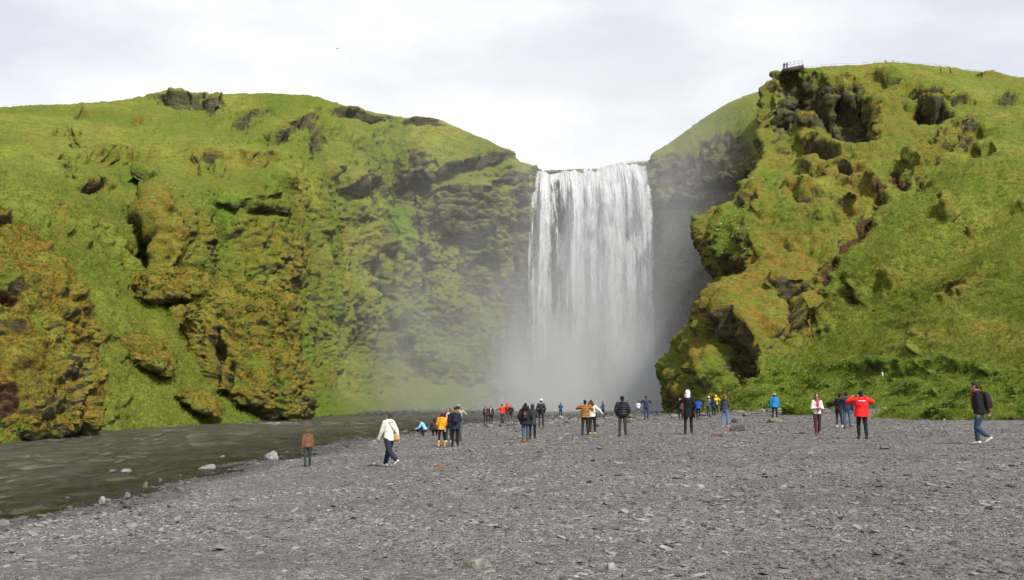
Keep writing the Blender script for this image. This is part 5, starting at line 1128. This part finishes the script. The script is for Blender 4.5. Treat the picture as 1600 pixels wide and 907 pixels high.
q = person(1133.5, 668.5, 51, -20, 'person in a charcoal hooded jacket, blue jeans and tan shoes', coat=(.055, .056, .06), hood=(.035, .035, .04), trousers=(.10, .19, .33), shoes=(.55, .28, .10), hair=(.14, .075, .04), arms=('hold', 'down'), spread=1.4, head=(-25, 5))
ROCKP = hit(1211, 660.5)
q = person(1211, 657, 41, -3, 'person in a bright blue jacket standing on a flat mossy stone', Y=float(ROCKP[1]), coat=(.02, .22, .55), hood=(.02, .20, .50), puff=1.15, coat_len=.06, trousers=(.02, .016, .02), slim=.85, hat=(.20, .42, .55), arms=('down', 'down'), spread=1.8, shoes=BLACK)
BLUE_P = q
q = person(1278, 679.5, 62, 205, 'person in a white jacket with a crimson scarf and dark sunglasses', coat=(.62, .62, .56), hood=(.62, .62, .56), scarf=(.50, .03, .08), trousers=(.065, .028, .030), shoes=(.16, .03, .035), hair=(.045, .02, .012), long_hair=True, glasses=True, arms=('fold', 'fold'), legs=(6, -6), knees=(0, 8), head=(0, 10))
q = person(1311.5, 669.5, 53, -25, 'person in a short black jacket leaning against the navy jacket', coat=(.016, .017, .022), trousers=(.035, .035, .045), shoes=(.45, .50, .58), hair=BLACK, arms=('hug', 'fold'), side=7, slim=.85, legs=(6, 2))
q = person(1324.5, 670.5, 57, 5, 'person in a navy jacket and blue jeans hugging the companion in black', coat=(.022, .028, .055), trousers=(.055, .105, .17), shoes=(.10, .035, .03), hair=(.02, .015, .012), arms=('down', 'hug'), slim=.9, build=1.1, spread=1.6, legs=(-2, 2))
q = person(1348, 686.5, 74, 14, 'person in a bright red jacket photographing with raised elbows', coat=(.80, .018, .016), coat_len=.09, puff=1.28, build=1.12, trousers=(.016, .015, .018), hair=(.018, .013, .012), shoes=(.05, .02, .025), arms=('photohigh', 'photohigh'), legs=(-6, 8), knees=(4, 12), hood=(.72, .015, .014), lean=-2, head=(8, -4))
s = Solid(); tpq, kq = q['tp'], q['k']
for a_, b_ in zip(np.linspace(-.12, .10, 7)[:-1], np.linspace(-.12, .10, 7)[1:]): s.limb([tpq(a_, -.150+.5*a_*a_, .475), tpq(b_, -.150+.5*b_*b_, .475)], [.022, .022], 8)
s.build('collar', fabric((.78, .78, .76), .8), q['root'], q['vox'], q['sc'])
camera_held(q, 'pink camera held up by the person in the red jacket', rgb=(.55, .06, .12))
q = person(1535, 695.5, 98, 84, 'person in a black jacket, jeans and white trainers walking left', coat=(.010, .010, .012), coat_len=.04, puff=1.14, build=1.06, trousers=(.035, .065, .115), slim=1.08, shoes=(.66, .63, .56), hair=(.028, .024, .022), glasses=True, arms=('walkb', 'down'), legs=(16, 14), knees=(16, 58), head=(4, -14), lean=5, scarf=(.30, .04, .04))
backpack(q, (.022, .016, .018), 'dark backpack with light straps on the walking person in jeans', sz=1.0, trim=(.10, .03, .03))
# far away on top of the right hill
TOPS = [(1223.5, 109, 9, 190, 188, 'person in dark red leaning on the left rail of the lookout'), (1228, 106.5, 9, 200, 189, 'person in black near the left rail of the lookout'),
        (1385, 97.2, 5, 90, 203, 'person cut off by the hill crest, left of two on the skyline'), (1396.5, 98.6, 5.5, 90, 203, 'person cut off by the hill crest, right of two on the skyline'),
        (1468.5, 113.5, 9, 70, 192, 'hiker walking on the hilltop, left of the pair'), (1482.5, 116.5, 11, 70, 185, 'taller hiker on the hilltop, right of the pair'), (1531.5, 122.5, 11, 20, 180, 'lone hiker in dark green on the grass below the crest')]
# ---------------------------------------------------------------- hikers on the hill, lookout, fences, rocks, birds
def land_hit(name, px, py):
    q = LAND[name]; d_ = (q['PX']-px)**2+(q['PY']-py)**2; i = np.unravel_index(np.argmin(d_), d_.shape)
    return q['W'][i]
def vis_hit(px, py, names=None, rad=3.0):
    """nearest land point that shows at this pixel"""
    best = None
    for k, q in LAND.items():
        if names and not any(k.startswith(a) for a in names): continue
        fx, fy = to_px(q['W']); m = (np.abs(fx-px) < rad) & (np.abs(fy-py) < rad)
        if m.any():
            P = q['W'][m]; c_ = P[np.argmin(P[:, 1])]
            if best is None or c_[1] < best[1]: best = c_
    return best
def crest(px, name='right_hillside'):
    """topmost visible land point of the hill in this pixel column"""
    q = LAND[name]; fx, fy = to_px(q['W']); m = np.abs(fx-px) < 2.0
    P = q['W'][m]; f = fy[m]; return P[np.argmin(f)], f.min()
for (px, py, hp_, yw, Yd, lb), cc in zip(TOPS, [(.10, .02, .02), BLACK, DARK, DARK, (.03, .03, .05), (.05, .04, .06), (.02, .04, .03)]):
    if px < 1240: continue
    c_, f = crest(px)
    p = c_.copy() if py-f < 4 else vis_hit(px, py, ['right_hillside'])
    if px < 1400: p = c_+np.array((0, .3, -.55))
    ppx_, ppy_ = to_px(p)
    person(float(ppx_), float(ppy_), max(hp_, 8), yw, lb, Y=float(p[1]), coat=cc, trousers=DARK, arms=('walkf', 'walkb'), legs=(14, -14), knees=(0, 10), group=None)

def bar(s, a, b, r): s.limb([a, b], [r, r], 6)
def boxm(s, c_, hx, hy, hz, X=None):
    X = np.eye(3) if X is None else X; V = [np.asarray(c_)+X[0]*i*hx+X[1]*j*hy+X[2]*k_*hz for i in (-1, 1) for j in (-1, 1) for k_ in (-1, 1)]
    s.add(V, [(0, 1, 3, 2), (4, 6, 7, 5), (0, 4, 5, 1), (2, 3, 7, 6), (0, 2, 6, 4), (1, 5, 7, 3)])
# lookout: a deck on cross-beams cantilevered over the edge, with a railing
rust = plain('rusted_steel', (.040, .026, .023), .8); steel = plain('galvanised_steel', (.30, .31, .32), .5, .5)
c0 = at(1234.5, 113.5, 186.0); pl = empty('viewing_platform', c0, 0); tag(pl, 'steel viewing platform with railings on the cliff edge above the fall', 'viewing platform')
sx = F/186.0
def dp(px, py, dy=0): return np.array(((px-1237)/sx, dy, -(py-108)/sx))
s = Solid(); V0 = [dp(1219, 115, -3), dp(1254, 107, -3), dp(1254, 106, 3), dp(1222, 113, 3)]
def slab(s, quad, th):
    q_ = [np.asarray(p) for p in quad]; dn = np.array((0, 0, -th)); s.add(q_+[p+dn for p in q_], [(0, 1, 2, 3), (7, 6, 5, 4), (0, 4, 5, 1), (1, 5, 6, 2), (2, 6, 7, 3), (3, 7, 4, 0)])
slab(s, [dp(1218, 110.5, -3), dp(1252, 103.5, -3), dp(1252, 101.5, 3), dp(1222, 108, 3)], .18); s.build('deck', rust, pl, None)
s = Solid(); slab(s, [dp(1218, 111.2, -3.05), dp(1252, 104.4, -3.05), dp(1252, 104.2, -2.9), dp(1218, 111.0, -2.9)], .95); s.build('side_beam', rust, pl, None); s = Solid(); slab(s, [dp(1218, 111.2, 2.9), dp(1252, 104.4, 2.9), dp(1252, 104.2, 3.05), dp(1218, 111.0, 3.05)], .95)
s.build('side_beam', rust, pl, None)
for i in range(6):
    f = i/5; s = Solid(); a = dp(1219+32*f, 111-6.6*f, -2.9); b = dp(1219+32*f, 111-6.6*f, 2.9); slab(s, [a, a+np.array((.16, 0, 0)), b+np.array((.16, 0, 0)), b], .36); s.build('cross_beam', rust, pl, None)
for i in range(6):
    f = i/5; s = Solid(); a = dp(1219+32*f, 110.4-6.6*f, -2.85); bar(s, a, a+np.array((0, 0, 1.15)), .045); s.build('post', steel, pl, None)
    s = Solid(); a = dp(1219+32*f, 110.4-6.6*f, 2.85); bar(s, a, a+np.array((0, 0, 1.15)), .045); s.build('post', steel, pl, None)
for dy in (-2.85, 2.85):
    for h in (1.12, .6):
        s = Solid(); bar(s, dp(1219, 110.4, dy)+np.array((0, 0, h)), dp(1251, 103.8, dy)+np.array((0, 0, h)), .035); s.build('rail', steel, pl, None)
for px in (1226, 1246):
    s = Solid(); bar(s, dp(px, 109 if px < 1235 else 105.5, -2.5), dp(px+1, 119, 0), .12); s.build('support', rust, pl, None)
for (px, py, hp_, yw, Yd, lb), cc in zip(TOPS[:2], [(.10, .02, .02), BLACK]):
    f = (px-1219)/32; p = c0+dp(px, 110.2-6.6*f, -1.8); a_, b_ = to_px(p)
    person(float(a_), float(b_), 12, yw, lb, Y=float(p[1]), coat=cc, trousers=DARK, arms=('fold', 'fold'))
# rope fence along the crest
pts = []
for px in np.linspace(1256, 1600, 22):
    c_, f = crest(px); pts.append(c_+np.array((0, 2.0, -.25)))
fr = empty('rope_fence', pts[0], 0); tag(fr, 'thin wire fence running along the crest of the right hill', 'fence'); b0_ = np.array(pts[0])
for p in pts:
    s = Solid(); bar(s, p-b0_-np.array((0, 0, .3)), p-b0_+np.array((0, 0, 1.45)), .045); s.build('post', steel, fr, None)
s = Solid()
for a, b in zip(pts[:-1], pts[1:]): bar(s, a-b0_+np.array((0, 0, 1.3)), b-b0_+np.array((0, 0, 1.4)), .05)
s.build('rope', plain('pale_rope', (.6, .61, .6), .7), fr, None)

# single posts on the lower bank
for px, py, hpx, rgb, lb, w_ in [(1378.5, 588, 8, (.6, .6, .58), 'short white marker post on the lower grass slope', .07), (1494, 634, 19, (.03, .025, .02), 'thin dark stake rising behind the round leafy plant', .035), (1431, 636, 16, (.05, .04, .03), 'thin brown stake in the grass left of the leafy plant', .03)]:
    p = vis_hit(px, py, ['right', 'grass_bank']); 
    if p is None: p = at(px, py, 60)
    h = hpx*p[1]/F; s = Solid(); s.loft([((0, 0, -.3), (1, 0, 0), (0, 1, 0), w_, w_), ((0, 0, h*.97), (1, 0, 0), (0, 1, 0), w_*.9, w_*.9), ((0, 0, h), (1, 0, 0), (0, 1, 0), w_*.5, w_*.5)], 10)
    o = s.build('marker_post' if w_ > .05 else 'stake', plain('painted_post', rgb, .8), None, None); o.location = p; tag(o, lb, 'post' if w_ > .05 else 'stake')
# the round leafy plants standing alone on the turf
for px, py, r_, lb in [(1484, 640, .75, 'dark round leafy plant on the turf near the right edge'), (1412, 636, .6, 'pale umbrella-leaved plant on the turf bank'), (1300, 632, .5, 'broad-leaved plant at the edge of the brown path')]:
    p = vis_hit(px, py, ['grass_bank', 'right']); 
    if p is None: continue
    n = 70; a = rng.uniform(0, 2*PI, n); rr = r_*np.sqrt(rng.random(n)); P_ = np.stack([rr*np.cos(a), rr*np.sin(a)*.7, .55*r_*(1-(rr/r_)**2)*rng.uniform(.4, 1, n)], 1)
    o = rosettes('leafy_plant', P_, np.tile([0, 0, 1.0], (n, 1)), np.full(n, .30), M_ANGEL, lb, 5); o.name = 'leafy_plant'; o.location = p; del o['kind']; tag(o, lb, 'plant')

# ---- boulders
def rock(px, py, wpx, hpx, label, rgb, seed, flat=1.0, Y=None, sink=.25, name='boulder'):
    base = hit(px, py) if Y is None else at(px, py, Y); r_ = np.random.default_rng(seed); k = base[1]/F
    nu, nv = 44, 26; th = np.linspace(0, 2*PI, nu, endpoint=False); ph = np.linspace(-PI/2, PI/2, nv); T_, P_ = np.meshgrid(th, ph, indexing='ij')
    D = np.stack([np.cos(P_)*np.cos(T_), np.cos(P_)*np.sin(T_), np.sin(P_)], -1); rad = np.ones(T_.shape)
    for _ in range(13):     # cut flat faces
        nd = r_.normal(size=3); nd /= np.linalg.norm(nd); d0 = r_.uniform(.55, .9); dd = D@nd; rad = np.minimum(rad, np.where(dd > .05, d0/np.maximum(dd, .05), 9))
    rad = rad*(1+.10*fbm(D*2.2+seed, 3)+.03*perlin(D*7+seed))
    hw, hh = wpx*k/2, hpx*k; V = D*rad[..., None]*np.array((hw*1.15, hw*.85, hh*.78*(1/(1-sink*.5)))); V[..., 2] += hh*(.5-sink)
    o = mesh_obj(name, V.reshape(-1, 3), grid_faces(nu, nv, True)[:, ::-1], None, smooth=True)
    g = (tuple(rgb),)
    o.data.materials.append(rock_mat(rgb)); o.location = base; tag(o, label, name)
    return o
_rm = {}
def rock_mat(rgb):
    if tuple(rgb) in _rm: return _rm[tuple(rgb)]
    g = G('weathered_stone'); P = g.pos(); f = g.noise(P, 6, 5, .65); m = g.noise(P, 1.7, 4, .6)
    c1 = g.mix(g.rng(f, .3, .7), tuple(x*.5 for x in rgb), tuple(min(x*1.25, .8) for x in rgb)); c1 = g.mix(g.rng(m, .5, .7, 0, .5), c1, (.07, .065, .05))
    _rm[tuple(rgb)] = g.done(g.pbr(c1, .85, g.bump(f, .7, .06), .3)); return _rm[tuple(rgb)]
GR, BR, MS = (.27, .265, .26), (.12, .10, .085), (.13, .12, .065)
ROCKS = [(424, 718, 24, 12, 'pale flat-topped rock standing in the shallow river left of the child', GR, 'water'), (325, 740, 27, 11, 'flat grey slab at the river edge, largest of the shore rocks', GR, 0),
 (197, 737, 15, 5, 'low pale rock breaking the water in mid river', GR, 'water'), (176, 738, 12, 4, 'dark low rock beside the pale one in mid river', BR, 'water'), (227, 763, 9, 9, 'small dark pointed rock in the shallows', BR, 'water'),
 (198, 779, 9, 9, 'small upright grey stone in the shallows', (.17, .16, .16), 'water'), (160, 787, 10, 9, 'small pale stone at the waterline near the left', GR, 'water'), (110, 797, 12, 6, 'flat brown stone in the shallows on the left', BR, 'water'), (4, 823, 22, 9, 'grey slab cut by the left edge of the view', (.19, .18, .18), 0),
 (348, 716, 8, 4, 'tiny stone in the river upstream of the flat slab', GR, 'water'), (282, 750, 10, 6, 'reddish small stone on the shore left of the slab', (.2, .13, .11), 0), (105, 783, 9, 5, 'small grey stone alone in the river at left', (.2, .2, .19), 'water'), (250, 752, 8, 5, 'small brown stone in the shallows near the slab', BR, 'water'),
 (1152, 674, 22, 9, 'brown rock on the gravel right of the jeans wearer', (.085, .075, .055), 0), (1149, 661, 12, 6, 'small dark rock behind the brown rock', (.07, .06, .05), 0), (1121, 683, 18, 6, 'low reddish rock half buried in the gravel', (.13, .08, .07), 0),
 (1211, 661.5, 27, 6.5, 'flat mossy stone under the person in bright blue', (.17, .16, .10), 0),
 (982, 661, 8, 6, 'brown block of stone behind the black puffer jacket', (.12, .085, .07), 0), (985, 654, 16, 7, 'mossy low stone behind the black puffer jacket', MS, 0), (932, 667.5, 9, 4, 'dark flat stone right of the cream jacket', (.05, .048, .05), 0), (876, 656, 11, 5, 'pale stone under the distant teal jacket', GR, 0),
 (995, 651.5, 12, 5, 'dark stone at the feet of the distant white jacket', (.08, .08, .07), 0), (1192, 645, 7, 5, 'small grey stone on the brown path edge', GR, 0), (1054, 645, 14, 7, 'dark brown rock at the foot of the right crag', BR, 0), (1096, 656, 16, 5, 'black and white bundle of stones behind the blue jacket', (.1, .1, .1), 0),
 (745, 890, 46, 12, 'broad pale slab in the near gravel', (.19, .185, .16), 0), (690, 733, 12, 5, 'reddish flat stone in the middle of the gravel', (.24, .13, .09), 0), (975, 803, 20, 5, 'light flat stone on the near gravel', (.28, .27, .25), 0), (955, 893, 20, 9, 'rounded grey stone low in the near gravel', GR, 0), (1040, 862, 24, 7, 'pale worn slab right of centre in the near gravel', (.30, .30, .28), 0), (1495, 853, 22, 7, 'dark stone in the near gravel at right', (.1, .1, .1), 0), (890, 848, 10, 10, 'small pointed dark stone in the near gravel', (.14, .13, .12), 0)]
for i, (px, py, w_, h_, lb, rgb, wt) in enumerate(ROCKS):
    if wt == 'water': Yw = (WATER_Z-CAMZ)/ray(px, py)[2]*ray(px, py)[1]; rock(px, py, w_, h_*1.1, lb, rgb, 40+i, Y=Yw, sink=.35)
    else: rock(px, py, w_, h_*1.15, lb, rgb, 40+i, sink=.22)

# ---- birds: fulmars resting on the ledges of the nose, one gull in the air
def bird(name, p, size, label, flying=False, rz=0.0):
    b = empty(name, p, rz); tag(b, label, 'bird', None if flying else 'white seabirds resting on the cliff ledges'); k = size
    s = Solid(); s.ell((0, 0, .12*k), (.42*k, .16*k, .15*k)); s.ell((.40*k, 0, .24*k), (.13*k, .10*k, .11*k)); s.limb([(.30*k, 0, .18*k), (.42*k, 0, .24*k)], [.11*k, .09*k], 8)
    s.limb([(.5*k, 0, .23*k), (.62*k, 0, .20*k)], [.035*k, .012*k], 6); s.limb([(-.35*k, 0, .12*k), (-.62*k, 0, .14*k)], [.09*k, .03*k], 8)
    s.build('body', plain('white_feathers', (.8, .8, .8) if not flying else (.28, .28, .30), .8), b, .035*k)
    for sd_ in (1, -1):
        s = Solid()
        if flying: s.loft([((.05*k, .1*k*sd_, .16*k), (1, 0, 0), (0, 0, 1), .20*k, .04*k), ((.12*k, .7*k*sd_, .42*k), (1, 0, 0), (0, 0, 1), .16*k, .025*k), ((-.10*k, 1.35*k*sd_, .30*k), (1, 0, 0), (0, 0, 1), .03*k, .01*k)], 10)
        else: s.ell((-.10*k, .13*k*sd_, .15*k), (.36*k, .05*k, .10*k))
        s.build('wing', plain('grey_feathers', (.35, .36, .38) if not flying else (.22, .22, .24), .8), b, None)
BIRD_L = ['uppermost left seabird of the flock on the green nose', 'seabird just right of the uppermost left one on the nose', 'seabird on the left rim of the green nose', 'seabird left of the tight trio on the dark ledge', 'middle seabird of the tight trio on the dark ledge', 'seabird in the centre of the green nose', 'seabird just above the one in the centre of the nose', 'lowest seabird at right under the dark ledge', 'highest seabird of the tight trio on the dark ledge', 'lowest seabird at the left of the green nose', 'single seabird high above the dark ledge of the nose', 'single seabird at the top of the spur above the nose']
for i, (px, py) in enumerate([(1124, 350), (1131, 342), (1118, 361), (1163, 355), (1168, 358), (1142, 371), (1150, 359), (1161, 389), (1165, 352), (1128, 395), (1156, 330), (1174, 279)]):
    p = vis_hit(px, py, ['right'], 2.5)
    if p is not None: bird('seabird', p+np.array((0, -.35, .05)), .42, BIRD_L[i], rz=i*1.7)
bird('gull', at(527, 77, 95), .24, 'lone gull flying in the sky above the left hill', True, R(50))
bpy.context.view_layer.update()
